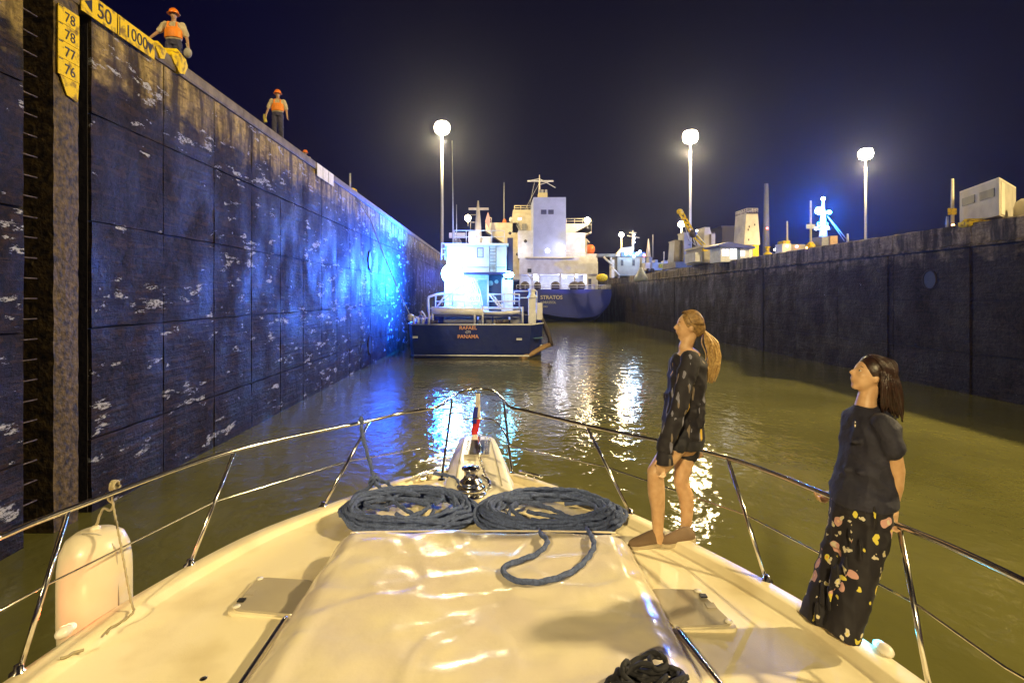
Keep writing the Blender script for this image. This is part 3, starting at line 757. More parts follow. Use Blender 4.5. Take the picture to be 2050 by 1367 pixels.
MB().rope([fk+Vector((.0, .028*math.cos(a), .028*math.sin(a))) + Vector((.012*(i/10-.8),0,0)) for i, a in enumerate([k*.75 for k in range(26)])], .009, .008, n=9).build('hitch', M_rope3, fl)
MB().rope([fk+Vector((0,-.02,-.02)), fk+Vector((-.015,-.03,-.07)), fk+Vector((.01,-.02,-.11)), fk+Vector((-.01,-.02,-.15)), fk.lerp(Vector((fc.x,fc.y,ft+.03)), .6), Vector((fc.x,fc.y,ft+.01))], .008, .008, n=9).build('strand', M_rope3, fl)
MB().rope([fk+Vector((.01,-.03,-.03)), fk+Vector((.015,-.03,-.1)), P(240,1080,3.3), Pd(262,1200,.09), Pd(268,1222,.055), Pd(250,1240,.045), Pd(222,1256,.03), Pd(214,1268,.03)], .007, .008, n=9).build('loose_end', M_rope3, fl)
MB().rope([Pd(120,1318,.04), Pd(135,1313,.04), Pd(150,1305,.035), Pd(168,1300,.03)], .008, .008, n=9).build('cut_end', M_rope3, fl)
# ================================================================== flag at the pulpit
fb = P(953, 890, 6.66); fp = P(957, 790, 6.66)
flag = thing('bow_flag', 'small white, red and blue flag hanging limp at the bow', 'flag', fb)
MB().tube([fb+Vector((0,0,-.05)), fp+Vector((0,0,.0))], .006, 8).build('staff', M_galv, flag)
def cloth(name, x0, x1, ya, yb, m, ph, parent):
    # hanging folded strip, width in x, between two heights
    vs = []; nx, nz = 10, 12
    for j in range(nz+1):
        for i in range(nx+1):
            u = i/nx; v = j/nz
            X0 = x0[0]+(x0[1]-x0[0])*v; X1 = x1[0]+(x1[1]-x1[0])*v
            p = P(X0+(X1-X0)*u, ya+(yb-ya)*v, 6.62-.04*ph); vs.append(p + Vector((0, .012*math.sin(u*7+ph+v*2), 0)))
    fs = [(j*(nx+1)+i, (j+1)*(nx+1)+i, (j+1)*(nx+1)+i+1, j*(nx+1)+i+1) for j in range(nz) for i in range(nx)]
    o = MB().add(vs, fs, True).build(name, m, parent); q = o.modifiers.new('s','SOLIDIFY'); q.thickness = .004; return o
M_fw = mat('flag_white_cloth', (.72,.68,.66), .8); M_fr = mat('flag_red_cloth', (.62,.03,.04), .8); M_fb = mat('flag_blue_cloth', (.02,.03,.35), .8)
cloth('white_field', (953,949), (961,962), 788, 840, M_fw, 0, flag); cloth('blue_field', (949,944), (957,953), 815, 848, M_fb, 1, flag)
cloth('red_field', (949,942), (962,956), 836, 872, M_fr, .5, flag); cloth('white_tail', (944,946), (956,953), 870, 890, M_fw, 2, flag)

# ================================================================== people
M_skin = mat('skin', (.62,.40,.23), .45, col2=(.54,.32,.17), scale=20)
M_skin2 = mat('tanned_skin', (.38,.22,.13), .5)
def limb(mb, pts, rad, n=14):
    pts = [Vector(p) for p in pts]; mb.tube(pts, 0, n, radii=rad)
    for p, r_ in ((pts[0], rad[0]), (pts[-1], rad[-1])):
        q = r_ if isinstance(r_, float) or isinstance(r_, int) else min(r_); mb.ball(p, q, 12, 8)
def loft_e(mb, secs, n=24):
    """secs: (centre, half width along x, half depth along y[, tilt]) stacked along z"""
    rings = []
    for s_ in secs:
        c, a, b = Vector(s_[0]), s_[1], s_[2]; rings.append([c + Vector((a*math.cos(2*math.pi*k/n), b*math.sin(2*math.pi*k/n), 0)) for k in range(n)])
    mb.loft(rings)
def hand(mb, w, d, side, curl=.5, s=1.0):
    """w wrist, d direction of the hand, side = direction across the palm towards the thumb"""
    w = Vector(w); d = Vector(d).normalized(); sd = Vector(side); sd = (sd - d*sd.dot(d)).normalized(); nrm = d.cross(sd)
    mb.ball(w + d*.045*s, (.03*s,)*3, 10, 8); 
    for k in range(4):
        o = sd*(.030 - .020*k)*s; L = (.078,.086,.080,.062)[k]*s
        a = w + d*.03*s + o; b = w + d*.085*s + o; limb(mb, [a, b], [.012*s, .0105*s], 8)
        c = b + (d*math.cos(curl) - nrm*math.sin(curl))*L*.5; e = c + (d*math.cos(curl*2.2) - nrm*math.sin(curl*2.2))*L*.5
        limb(mb, [b, c, e], [.0105*s, .0095*s, .008*s], 8)
    a = w + d*.02*s + sd*.02*s; b = a + (d*.6+sd*.8)*.035*s; c = b + (d*.9+sd*.3)*.03*s
    limb(mb, [a, b, c], [.013*s, .011*s, .009*s], 8)
def head(mb, c, fwd, s=1.0, up=Vector((0,0,1))):
    """head with brow, nose, lips, chin and ears; c is the centre of the skull"""
    f = Vector(fwd).normalized(); r_ = f.cross(up).normalized(); u = r_.cross(f)
    rot = Matrix((r_, f, u)).transposed()
    def q(x, y, z): return c + rot @ Vector((x*s, y*s, z*s))
    mb.ball(c, (.072*s, .090*s, .088*s), 20, 14, rot)                     # skull
    mb.ball(q(0,.025,-.05), (.056*s,.062*s,.066*s), 18, 12, rot)           # face
    mb.ball(q(0,.052,-.102), (.026*s,.022*s,.018*s), 12, 8, rot)           # chin
    mb.ball(q(0,.070,.012), (.046*s,.014*s,.012*s), 12, 8, rot)            # brow
    mb.tube([q(0,.076,.004), q(0,.092,-.018), q(0,.104,-.034), q(0,.088,-.042)], 0, 8, radii=[.007*s,.010*s,.013*s,.010*s])   # nose
    mb.ball(q(0,.086,-.060), (.021*s,.0085*s,.0065*s), 10, 6, rot); mb.ball(q(0,.083,-.071), (.018*s,.0085*s,.0065*s), 10, 6, rot)
    for s_ in (-1, 1):
        mb.ball(q(.071*s_,-.005,-.022), (.010*s,.016*s,.028*s), 8, 8, rot)
        mb.ball(q(.036*s_,.058,-.035), (.018*s,.018*s,.016*s), 8, 8, rot)
    return q, rot
def eyes(parent, q, rot, s=1.0):
    for s_ in (-1, 1):
        MB().ball(q(.029*s_, .0715, -.010), (.011*s,.009*s,.007*s), 10, 8, rot).build('eye', mat('eye_white', (.7,.68,.64), .2), parent)
        MB().ball(q(.029*s_, .0795, -.010), (.005*s,.003*s,.0055*s), 8, 6, rot).build('iris', M_black, parent)
        MB().tube([q(.017*s_,.078,.010), q(.03*s_,.080,.016), q(.042*s_,.070,.012)], .0022*s, 6).build('eyebrow', mat('brow_hair', (.05,.03,.02), .7), parent)

# ---- woman in the patterned blouse, leaning on the right rail
def pattern_mat(name, base, cols, scale, thr, stretch=(1,1,1)):
    m = bpy.data.materials.new(name); m.use_nodes = True; t = m.node_tree; N = t.nodes; L = t.links; b = N['Principled BSDF']
    b.inputs['Roughness'].default_value = .75
    geo = N.new('ShaderNodeNewGeometry'); cur = None
    rgb = N.new('ShaderNodeRGB'); rgb.outputs[0].default_value = (*base, 1); cur = rgb.outputs[0]
    for i, (c, ctr, sc, th) in enumerate(cols):
        mp = N.new('ShaderNodeMapping'); mp.inputs['Scale'].default_value = stretch; mp.inputs['Location'].default_value = (i*3.7, i*1.3, i*2.1); mp.inputs['Rotation'].default_value = (.4*i, .5, .3*i)
        L.new(geo.outputs['Position'], mp.inputs[0])
        nz = N.new('ShaderNodeTexNoise'); nz.inputs['Scale'].default_value = sc*1.3; L.new(mp.outputs[0], nz.inputs['Vector'])
        mx = N.new('ShaderNodeMix'); mx.data_type = 'VECTOR'; mx.inputs[0].default_value = .06; L.new(mp.outputs[0], mx.inputs[4]); L.new(nz.outputs['Color'], mx.inputs[5])
        v = N.new('ShaderNodeTexVoronoi'); v.inputs['Scale'].default_value = sc; L.new(mx.outputs[1], v.inputs['Vector'])
        for (cc, tt) in ((c, th), (ctr, th*.4)):
            g = N.new('ShaderNodeMath'); g.operation = 'LESS_THAN'; L.new(v.outputs['Distance'], g.inputs[0]); g.inputs[1].default_value = tt
            x = N.new('ShaderNodeMix'); x.data_type = 'RGBA'; L.new(g.outputs[0], x.inputs[0]); L.new(cur, x.inputs[6]); x.inputs[7].default_value = (*cc, 1); cur = x.outputs[2]
    L.new(cur, b.inputs['Base Color']); return m
M_blouse = pattern_mat('printed_black_blouse', (.014,.012,.02), [((.20,.16,.13),(.14,.11,.09),10,.20), ((.70,.45,.05),(.6,.4,.04),8,.17), ((.20,.20,.28),(.14,.14,.2),14,.21)], 9, .2, (1.6,1.6,.30))
M_shorts = mat('black_shorts', (.02,.02,.03), .7)
def woman_a():
    Yb = 4.02
    def J(x, y, dy=0): 
        p = P(x, y, Yb+dy); return p
    ft = Pd(1320, 1092).y
    root = thing('person', 'woman in patterned black blouse and shorts, blonde ponytail, leaning on the rail', 'person', Pd(1330,1092))
    mb = MB()
    hc = J(1380, 650, .12); fwd = Vector((-1, .15, .10)); q, rot = head(mb, hc, fwd, 1.0)
    limb(mb, [J(1383,665,.12), J(1372,695,.12), J(1376,712,.12)], [.052,.050,.06])
    # torso core
    limb(mb, [J(1379,722,.1), J(1374,790,.12), J(1366,850,.14), J(1371,885,.15)], [(.10,.15),(.095,.14),(.10,.13),(.11,.15)])
    # near leg (bent), far leg (straight)
    limb(mb, [J(1362,880,.05), J(1335,915,-.02), J(1312,945,-.06)], [.085,.074,.060])
    limb(mb, [J(1312,945,-.06), J(1314,985,-.03), J(1317,1020,.0), J(1317,1066,.02)], [.058,.062,.050,.038])
    limb(mb, [J(1374,885,.18), J(1369,930,.18), J(1363,962,.16)], [.088,.070,.056])
    limb(mb, [J(1363,962,.16), J(1374,995,.17), J(1375,1025,.17), J(1372,1062,.16)], [.055,.060,.048,.037])
    limb(mb, [J(1317,1066,.02), J(1318,1080,.02)], [.038,.04]); limb(mb, [J(1372,1062,.16), J(1374,1078,.16)], [.037,.04])
    # near arm to the knee
    limb(mb, [J(1381,722,-.06), J(1368,775,-.10), J(1355,832,-.12)], [.050,.043,.038])
    limb(mb, [J(1355,832,-.12), J(1338,880,-.13), J(1328,912,-.13)], [.037,.031,.024])
    hand(mb, J(1328,914,-.13), (-.25,0,-1), (-1,-.2,0), .5, .95)
    # far arm
    limb(mb, [J(1378,722,.30), J(1390,790,.36), J(1384,850,.34), J(1392,885,.33)], [.050,.042,.035,.026]); hand(mb, J(1392,885,.33), (.2,.1,-1), (-1,0,0), .8, .95)
    body = fuse('body', mb, .0065, M_skin, root, 5)
    eyes(body, q, rot)
    # blouse
    mb = MB()
    loft_e(mb, [(J(1376,704,.12),.055,.06),(J(1377,712,.1),.095,.14),(J(1377,726,.1),.125,.195),(J(1374,760,.1),.130,.19),(J(1370,800,.12),.128,.17),(J(1366,838,.13),.138,.17),(J(1366,862,.14),.150,.18),(J(1368,872,.14),.150,.18)])
    limb(mb, [J(1381,722,-.05), J(1372,765,-.10), J(1362,805,-.12), J(1352,838,-.13)], [.070,.066,.060,.060])
    limb(mb, [J(1352,838,-.13), J(1340,870,-.135), J(1330,898,-.135)], [.062,.056,.052])
    limb(mb, [J(1378,722,.29), J(1390,790,.35), J(1384,845,.34)], [.068,.06,.052])
    for k in range(16):
        a = random.uniform(0, 6.28); z_ = random.uniform(730, 865)
        p = J(1371, z_, .12) + Vector((.128*math.cos(a), .175*math.sin(a), 0)); mb.ball(p, (.02,.02,.05), 8, 6)
    fuse('blouse', mb, .009, M_blouse, root, 5, fold=.010)
    # sleeve cuff hanging at the knee
    mb = MB(); mb.lathe([(.045,.03),(.055,-.02),(.062,-.07),(.058,-.072),(.04,-.02)], J(1330,908,-.135), 16)
    mb.build('cuff', M_blouse, root)
    mb = MB(); loft_e(mb, [(J(1367,855,.14),.145,.175),(J(1367,880,.14),.150,.18),(J(1368,893,.14),.13,.165)])
    limb(mb, [J(1372,870,.18), J(1374,900,.19)], [.11,.105]); limb(mb, [J(1362,866,.06), J(1350,886,.02)], [.105,.098])
    fuse('shorts', mb, .009, M_shorts, root, 4, fold=.005)
    # hair and ponytail
    M_h = mat('blonde_hair', (.36,.22,.08), .45, col2=(.16,.09,.035), scale=45, bump=.7, bscale=90)
    mb = MB(); mb.ball(hc+Vector((.018,0,.012)), (.094,.083,.092), 20, 14)
    mb.ball(hc+Vector((.05,0,-.02)), (.07,.07,.075), 16, 10)
    h = fuse('hair', mb, .007, M_h, root, 2)
    # cut the face free
    bmcut(h, hc + Vector((-.046,0,.0)), Vector((-1,.0,-.5)), hc)
    mb = MB(); prng = random.Random(4)
    for k in range(170):      # strands combed over the skull to the tie
        a0 = prng.uniform(-1.5, 1.5); st = hc + Vector((-.045-.01*math.cos(a0)+.03*abs(a0)/1.5, .083*math.sin(a0), .088*math.cos(a0)*.95+.012)); en = J(1404,656,.12)+Vector((0,.02*math.sin(a0),.015*math.cos(a0)))
        md = hc + Vector((.03, .094*math.sin(a0), .112*math.cos(a0)))
        mb.tube(spline([st, md, hc+Vector((.085,.07*math.sin(a0),.07*math.cos(a0))), en], k=5), .0026, 4)
    mb.build('combed_hair', M_h, root); mb = MB()
    M_pt = mat('golden_hair_ends', (.62,.42,.17), .4, col2=(.34,.2,.07), scale=60, bump=.5, bscale=110)
    for k in range(90):
        ox, oy = prng.gauss(-.002,.019), prng.gauss(0,.024); w_ = prng.uniform(.5,.85); wv = prng.uniform(0,6)
        pts = [J(1404,656,.12), J(1414,668,.12)+Vector((ox*.4,oy*.4,0)), J(1424,686,.12)+Vector((ox-.008*math.sin(wv),oy,0)), J(1430,712,.12)+Vector((ox*1.15+.012*math.sin(wv),oy,0)), J(1427,738,.12)+Vector((ox*.9-.010*math.sin(wv+1),oy,0)), J(1423,752+prng.uniform(0,16),.12)+Vector((ox*.7,oy*.8,0))]
        mb.tube(spline(pts, k=5), 0, 5, radii=[.006]*4+[.010*w_]*18+[.003]*4 if False else [max(.002,.009*w_*math.sin(math.pi*min(.97,(i+1.5)/27))) for i in range(26)])
    mb.build('ponytail', M_pt, root)
    MB().tube([J(1406,656,.12)+Vector((.0,.026*math.cos(a),.026*math.sin(a))) for a in [2*math.pi*k/12 for k in range(12)]], .010, 6, closed=True).build('hair_tie', M_black, root)
    # shoes
    M_shoe = mat('brown_canvas_shoe', (.20,.13,.08), .8, bump=.3, bscale=200); M_sole = mat('pale_shoe_sole', (.55,.45,.3), .6)
    for (hx, hy, tx, ty, dy) in ((1322,1086,1272,1092,.0), (1382,1080,1336,1087,.16)):
        A = Pd(hx, hy+4); B = Pd(tx, ty+5)
        if dy: pass
        d = (B-A).normalized(); L = .255; side = Vector((-d.y, d.x, 0)); sole = []; up = MB(); rings = []
        for t, wd, hh in ((-.03,.022,.05),(.0,.032,.085),(.05,.036,.092),(.10,.037,.082),(.16,.043,.062),(.21,.042,.045),(.245,.028,.03),(.258,.010,.018)):
            c = A + d*t + Vector((0,0,.05)); b = [c + side*wd*math.cos(a) + Vector((0,0, (hh if math.sin(a) > 0 else .012)*math.sin(a) - .02)) for a in [2*math.pi*k/14 for k in range(14)]]
            rings.append(b)
            sole.append((c - Vector((0,0,.036)), wd+.004))
        s_ = up.loft(rings).build('shoe', M_shoe, root)
        mb = MB(); mb.loft([[c + side*wd + Vector((0,0,.014)), c + side*wd + Vector((0,0,-.012)), c - side*wd + Vector((0,0,-.012)), c - side*wd + Vector((0,0,.014))] for c, wd in sole], smooth=False); mb.build('sole', M_sole, s_)
def bmcut(o, co, no, hc):
    import bmesh
    bm = bmesh.new(); bm.from_mesh(o.data); org = ORG[o.name]
    bmesh.ops.bisect_plane(bm, geom=bm.verts[:]+bm.edges[:]+bm.faces[:], plane_co=co-org, plane_no=no.normalized(), clear_outer=True)
    bm.to_mesh(o.data); bm.free()
woman_a()

# ---- woman in the navy T-shirt and floral trousers, leaning back on the rail
M_floral = pattern_mat('floral_black_trousers', (.012,.010,.016), [((.60,.34,.30),(.75,.5,.3),8,.24), ((.70,.60,.08),(.8,.3,.03),12,.23), ((.62,.56,.42),(.7,.62,.1),17,.23)], 8, .2)
M_navytee = mat('navy_tshirt', (.022,.022,.045), .75, col2=(.014,.014,.03), scale=14, bump=.5, bscale=18)
def woman_b():
    Yb = 2.93
    def J(x, y, dy=0): return P(x, y, Yb+dy)
    root = thing('person', 'dark haired woman in navy T-shirt and floral trousers leaning back on the rail', 'person', Pd(1660,1262))
    s = .93; mb = MB()
    hc = J(1743,748,.05); up = Vector((.38,0,.92)); fwd = Vector((-.92,.1,.38)); q, rot = head(mb, hc, fwd, s, up)
    limb(mb, [J(1748,765,.05), J(1736,795,.05), J(1733,815,.05)], [.05,.046,.055])
    limb(mb, [J(1738,835,.05), J(1735,900,.05), J(1727,960,.05), J(1722,1000,.05)], [(.075,.11),(.09,.13),(.095,.13),(.11,.14)])
    # near arm: shoulder, elbow, wrist on the rail
    limb(mb, [J(1766,848,-.09), J(1784,890,-.12), J(1795,940,-.10)], [.036,.042,.038])
    limb(mb, [J(1795,940,-.10), J(1794,975,-.07), J(1788,1012,-.03)], [.039,.034,.024])
    hand(mb, J(1787,1014,-.03), (-.05,.1,-1), (-1,.0,0), .7, .88)
    # far arm to the rail on her left
    limb(mb, [J(1722,850,.20), J(1697,900,.32), J(1685,950,.38), J(1668,985,.42)], [.05,.04,.034,.023]); hand(mb, J(1668,985,.42), (-.6,.3,-.7), (0,1,0), .9, .85)
    for x0, x1, dy in ((1708,1640,.09), (1738,1690,-.02)):
        limb(mb, [J(x0,1005,dy), J((x0+x1)/2+6,1130,dy), J(x1,1235,dy)], [.085,.055,.04])
    A = Pd(1706,1292); limb(mb, [J(1690,1235,-.02), A+Vector((-.02,.03,.05)), A+Vector((-.03,-.03,.03))], [.04,.035,.028])
    body = fuse('body', mb, .0065, M_skin, root, 5); eyes(body, q, rot, s)
    # tee shirt
    mb = MB()
    loft_e(mb, [(J(1737,810,.05),.066,.066),(J(1741,822,.05),.085,.12),(J(1743,840,.05),.112,.185),(J(1739,880,.05),.118,.185),(J(1735,920,.05),.122,.16),(J(1730,960,.05),.135,.165),(J(1726,990,.05),.15,.18),(J(1724,1006,.05),.150,.18)])
    limb(mb, [J(1765,848,-.09), J(1777,870,-.11), J(1786,896,-.122)], [.057,.056,.059]); limb(mb, [J(1716,845,.21), J(1707,880,.27)], [.058,.058])
    for k in range(4):
        a = random.uniform(2.2, 4); z_ = random.uniform(860, 960)
        p = J(1733, z_, .05)+Vector((.118*math.cos(a), .16*math.sin(a), 0)); mb.ball(p, (.035,.02,.015), 8, 6)
    fuse('tshirt', mb, .008, M_navytee, root, 10, fold=.008)
    # wide trousers
    mb = MB()
    loft_e(mb, [(J(1726,992,.05),.135,.165),(J(1725,1012,.05),.142,.17),(J(1722,1050,.05),.142,.17),(J(1712,1090,.05),.135,.16)])
    for (pts, rad) in (([J(1705,1040,.09), J(1690,1090,.10), J(1668,1150,.10), J(1648,1200,.09), J(1634,1243,.08)], [(.10,.11),(.10,.11),(.085,.10),(.080,.095),(.078,.095)]),
                       ([J(1738,1040,-.01), J(1728,1100,-.03), J(1708,1180,-.05), J(1690,1240,-.05), J(1682,1268,-.05)], [(.10,.11),(.095,.11),(.085,.10),(.080,.098),(.080,.10)])):
        mb.tube(pts, 0, 20, radii=rad)
    for k in range(22):
        x_ = random.uniform(0,1); y_ = 1030+200*x_; xx = 1735-75*x_+random.uniform(-30,30); mb.ball(J(xx, y_, random.uniform(-.12,.02)), (.012,.02,.07), 8, 6)
    fuse('trousers', mb, .008, M_floral, root, 3, fold=.007, fs=(12,12,1.6))
    # hair: cap plus long straight strands
    M_h = mat('dark_brown_hair', (.045,.022,.016), .32, col2=(.02,.01,.008), scale=50, bump=.6, bscale=100)
    mb = MB(); mb.ball(hc+Vector((.022,0,.014)), (.088,.080,.090), 20, 14); mb.ball(hc+Vector((.045,0,-.03)), (.066,.072,.08), 16, 10)
    h = fuse('hair', mb, .007, M_h, root, 2); bmcut(h, hc+Vector((-.040,0,.0)), Vector((-1,0,-.55)), hc)
    mb = MB(); prng = random.Random(9)
    for k in range(60):      # locks from the parting down over the cap
        sg = -1 if k % 2 else 1; tx = prng.uniform(-.008,.085)
        st = hc + Vector((tx, sg*.004, .104-.25*max(0,tx-.02)**1.0)); m1_ = hc+Vector((tx+.006, sg*.072, .065)); m2_ = hc+Vector((tx*.55+.036, sg*.088, -.0)); en = hc+Vector((tx*.45+.048, sg*.080, -.07))
        mb.tube(spline([st, m1_, m2_, en], k=5), 0, 5, radii=[max(.003,.0068*math.sin(math.pi*min(.93,(i+2)/18))) for i in range(16)])
    for k in range(220):
        a = prng.uniform(-1.9, 1.9); ex = prng.uniform(1742,1786); L_ = prng.uniform(806, 838)-(1786-ex)*.35
        sp = hc + Vector((.02+.075*math.cos(a)*.9, .078*math.sin(a), .045*prng.random()+.0))
        e = J(ex, L_, .05) + Vector((0, .09*math.sin(a), 0))
        m1_ = sp.lerp(e, .4) + Vector((.03*math.cos(a), .018*math.sin(a), .015)); m2_ = sp.lerp(e, .75)+Vector((.022*math.cos(a), .012*math.sin(a), 0))
        mb.tube(spline([sp, m1_, m2_, e], k=5), 0, 5, radii=[max(.0025,.0085*math.sin(math.pi*min(.96,(i+2)/18))) for i in range(16)])
    mb.build('long_hair', M_h, root)
    # thin pendant
    MB().ball(J(1712,848,-.06), (.006,.006,.02), 8, 6).build('pendant', M_steel, root)
woman_b()

# ---- line handlers on the left crest
def worker(loc, yaw, label, pose, cut=None):
    root = thing('person', label, 'person', loc, 'workers in orange helmets on the left crest')
    M_tr = mat('dark_work_trousers', (.05,.045,.10), .8, col2=(.03,.03,.06), scale=5); M_sh = mat('pale_work_shirt', (.50,.42,.28), .8); M_ve = mat('orange_life_vest', (.85,.25,.01), .6)
    M_hel = mat('orange_helmet', (.9,.22,.01), .35)
    L = Vector(loc); c, s_ = math.cos(yaw), math.sin(yaw)
    def T(x, y, z): return L + Vector((x*c - y*s_, x*s_ + y*c, z))
    mb = MB(); hc = T(0,-.01,1.64); fw = T(0,-1,0)-L; q, rot = head(mb, hc, fw, 1.02)
    limb(mb, [T(0,0,1.58), T(0,0,1.45)], [.055,.06]); limb(mb, [T(0,0,1.40), T(0,0,1.1), T(0,0,.95)], [(.15,.10),(.13,.10),(.14,.11)])
    for k, (sx, el, wr) in enumerate(pose):
        sh = T(sx*.21,0,1.40); e = T(*el); w_ = T(*wr); limb(mb, [sh, e], [.055,.045]); limb(mb, [e, w_], [.043,.03]); hand(mb, w_, w_-e, T(-sx*.3,-1,0)-L, .4)
    for sx in (-.1, .1): limb(mb, [T(sx,0,.92), T(sx*1.1,-.01,.5), T(sx*1.15,.01,.08)], [.09,.06,.045])
    fuse('body', mb, .012, M_skin2, root, 2)
    mb = MB()
    rings = [T(0,0,1.45), T(0,0,1.42), T(0,0,1.3), T(0,0,1.12), T(0,0,.98)]
    mb.tube(rings, 0, 18, radii=[(.09,.08),(.20,.12),(.215,.135),(.205,.145),(.195,.14)])
    for sx, el, wr in pose: limb(mb, [T(sx*.20,0,1.39), (T(sx*.2,0,1.39)).lerp(T(*el), .85)], [.085,.078])
    fuse('shirt', mb, .014, M_sh, root, 2, fold=.01)
    mb = MB(); mb.tube([T(0,-.01,1.28), T(0,-.02,1.18), T(0,-.02,1.02)], 0, 18, radii=[(.20,.15),(.228,.165),(.222,.16)])
    for sx in (-.11,.11): mb.tube([T(sx,-.13,1.26), T(sx*.95,-.12,1.40), T(sx*.8,0,1.465), T(sx,.12,1.3)], .028, 8)
    fuse('life_vest', mb, .014, M_ve, root, 1)
    mb = MB(); mb.tube([T(0,0,1.03), T(0,0,.95), T(0,0,.85)], 0, 16, radii=[(.18,.125),(.19,.135),(.19,.13)])
    for sx in (-.1,.1): limb(mb, [T(sx,0,.88), T(sx*1.1,-.01,.5), T(sx*1.2,.01,.07)], [.105,.088,.078])
    fuse('trousers', mb, .014, M_tr, root, 2, fold=.01)
    mb = MB()
    for sx in (-.12,.12): mb.ball(T(sx,-.06,.04), (.05,.13,.045), 12, 8)
    fuse('boots', mb, .014, M_black, root, 1)
    hm = MB(); hm.lathe([(.118,.0),(.125,.02),(.12,.06),(.10,.11),(.06,.145),(.001,.155)], hc+Vector((0,0,.02)), 24); ho = hm.build('helmet', M_hel, root)
    MB().lathe([(.11,.018),(.155,.0),(.15,-.006),(.10,.0)], hc+Vector((0,0,.02))+fw*.02, 24).build('brim', M_hel, ho)
w1 = P(348, 0, 14.3); worker((w1.x, 14.3, ZL), R(12), 'worker nearest on the left crest, orange helmet and vest, carrying a white bundle', [(-1,(-.34,-.06,1.16),(-.52,-.14,.93)), (1,(.30,-.0,1.12),(.36,-.05,.86))])
w2 = P(556, 0, 19.9); worker((w2.x, 19.9, ZL), R(14), 'worker in the middle of the left crest standing with arms down', [(-1,(-.31,-.02,1.12),(-.38,-.08,.86)), (1,(.29,0,1.12),(.33,-.05,.84))])
w3 = P(613, 0, 28); worker((w3.x-.05, 28, ZL-.02), R(14), 'farthest worker on the left crest, only an orange helmet showing', [(-1,(-.29,-.02,1.12),(-.33,-.08,.86)), (1,(.29,0,1.12),(.33,-.05,.84))])
b1 = Vector((w1.x+.42, 14.2, ZL+.62))
bg_ = thing('line_bundle', 'white weighted heaving line bundle hanging from the first worker\'s hand', 'bundle', b1)
MB().ball(b1, (.10,.09,.13), 14, 10).build('bundle', mat('dull_white_canvas', (.35,.33,.3), .9, bump=.8, bscale=30), bg_); MB().tube([b1+Vector((-.05,0,.25)), b1+Vector((0,0,.1))], .012, 6).build('line', M_rope3, bg_)
b2 = Vector((w2.x-.41, 19.8, ZL+.72))
MB().tube(spline([b2+Vector((0,0,.16)), b2+Vector((-.02,0,.05)), b2+Vector((0,0,-.04)), b2+Vector((.02,0,-.12))]), .06, 10).build('work_glove', mat('yellow_glove', (.5,.42,.08), .8), None, 'yellowish glove or roll held by the middle worker on the crest', 'glove')

# ================================================================== the working boat ahead (RAFAEL, PANAMA)
def tubes(name, segs, r, m, parent, **k):
    mb = MB()
    for s_ in segs: mb.tube(s_, r, 6)
    return mb.build(name, m, parent, **k)
def rails_px(name, pts, h, m, parent, n=2, r=.035, every=1.1):
    mb = MB(); rail_mb(mb, pts, h, n, r, every); return mb.build(name, m, parent)
tug = thing('work_boat', 'navy and white working boat RAFAEL with blue floodlights moored along the left wall', 'boat', (-1.6, 40, 0))
BH = 2.22
plan = [(-5.75,36.0),(2.05,36.0),(3.0,37.9),(3.25,42),(3.2,52),(1.4,60),(-1.2,63),(-4,60),(-6.2,52),(-6.35,42),(-6.2,37.6)]
def plan_at(k, z):
    return [Vector((-1.6+(x+1.6)*k, 46+(y-46)*(1-(1-k)*.6), z)) for x, y in plan]
MB().loft([plan_at(.94,-.5), plan_at(.975,.35), plan_at(1.0,BH), plan_at(.985,BH+.02), plan_at(.985,BH-.9)][::1], smooth=False).build('hull', M_navy, tug)
MB().loft([plan_at(.977,-.4), plan_at(.977,.10)], smooth=False).build('boot_topping', M_darkhull, tug)
for i in range(len(plan)):
    a = plan_at(1.0,BH)[i]; b = plan_at(1.0,BH)[(i+1)%len(plan)]; MB().tube([a,b], .05, 6).build('bulwark_rail', M_white, tug)
MB().box((-5.6,36.6,1.25),(2.9,60,1.32)).build('deck', mat('boat_deck_paint',(.05,.12,.2),.6), tug)
MB().tube([Vector((-5.6,35.93,.22)),Vector((1.95,35.93,.18))], .05, 8).build('waterline_bar', M_white, tug)
# timber and tyre fender on the quarter
MB().tube([P(1043,718,35.9),P(1068,706,36.6),P(1090,693,37.6),P(1101,690,38.3)], .16, 10).build('fender_bar', mat('worn_timber_fender',(.32,.2,.08),.7,scale=6,bump=.5,bscale=15), tug)
MB().tube([P(1103,692,38.2),P(1100,676,38.4),P(1094,660,38.4),P(1086,640,38.3),P(1078,615,38.6)], .15, 8, radii=[.2,.14,.18,.12,.1]).build('hawser_fender', M_brown, tug)
MB().ball(P(1083,693,37.4), (.10,.10,.12), 12, 8).build('tyre_fender', M_letterw, tug)
text('name', 'RAFAEL', P(937,656.5,35.95)+Vector((0,0,0)), (1,0,0), (0,0,1), .34, M_letter, tug, ext=.01, bold=.006)
text('port', 'PANAMA', P(937,674,35.88)+Vector((0,0,0)), (1,0,0), (0,0,1), .34, M_letter, tug, ext=.01, bold=.006)
em = MB(); c_ = P(937,665,35.93)
em.tube([c_+Vector((-.18,0,0)), c_+Vector((-.08,0,.07)), c_+Vector((.17,0,.06)), c_+Vector((.14,0,-.06)), c_+Vector((.06,0,.0)), c_+Vector((-.1,0,-.07))], .022, 6, closed=True); em.build('emblem', M_letterw, tug)
for x0, x1, y0 in ((1034,1045,677),(826,836,673)): MB().bxp(x0,y0,x1,y0+4,35.86,.06).build('draught_mark', M_letterw, tug)
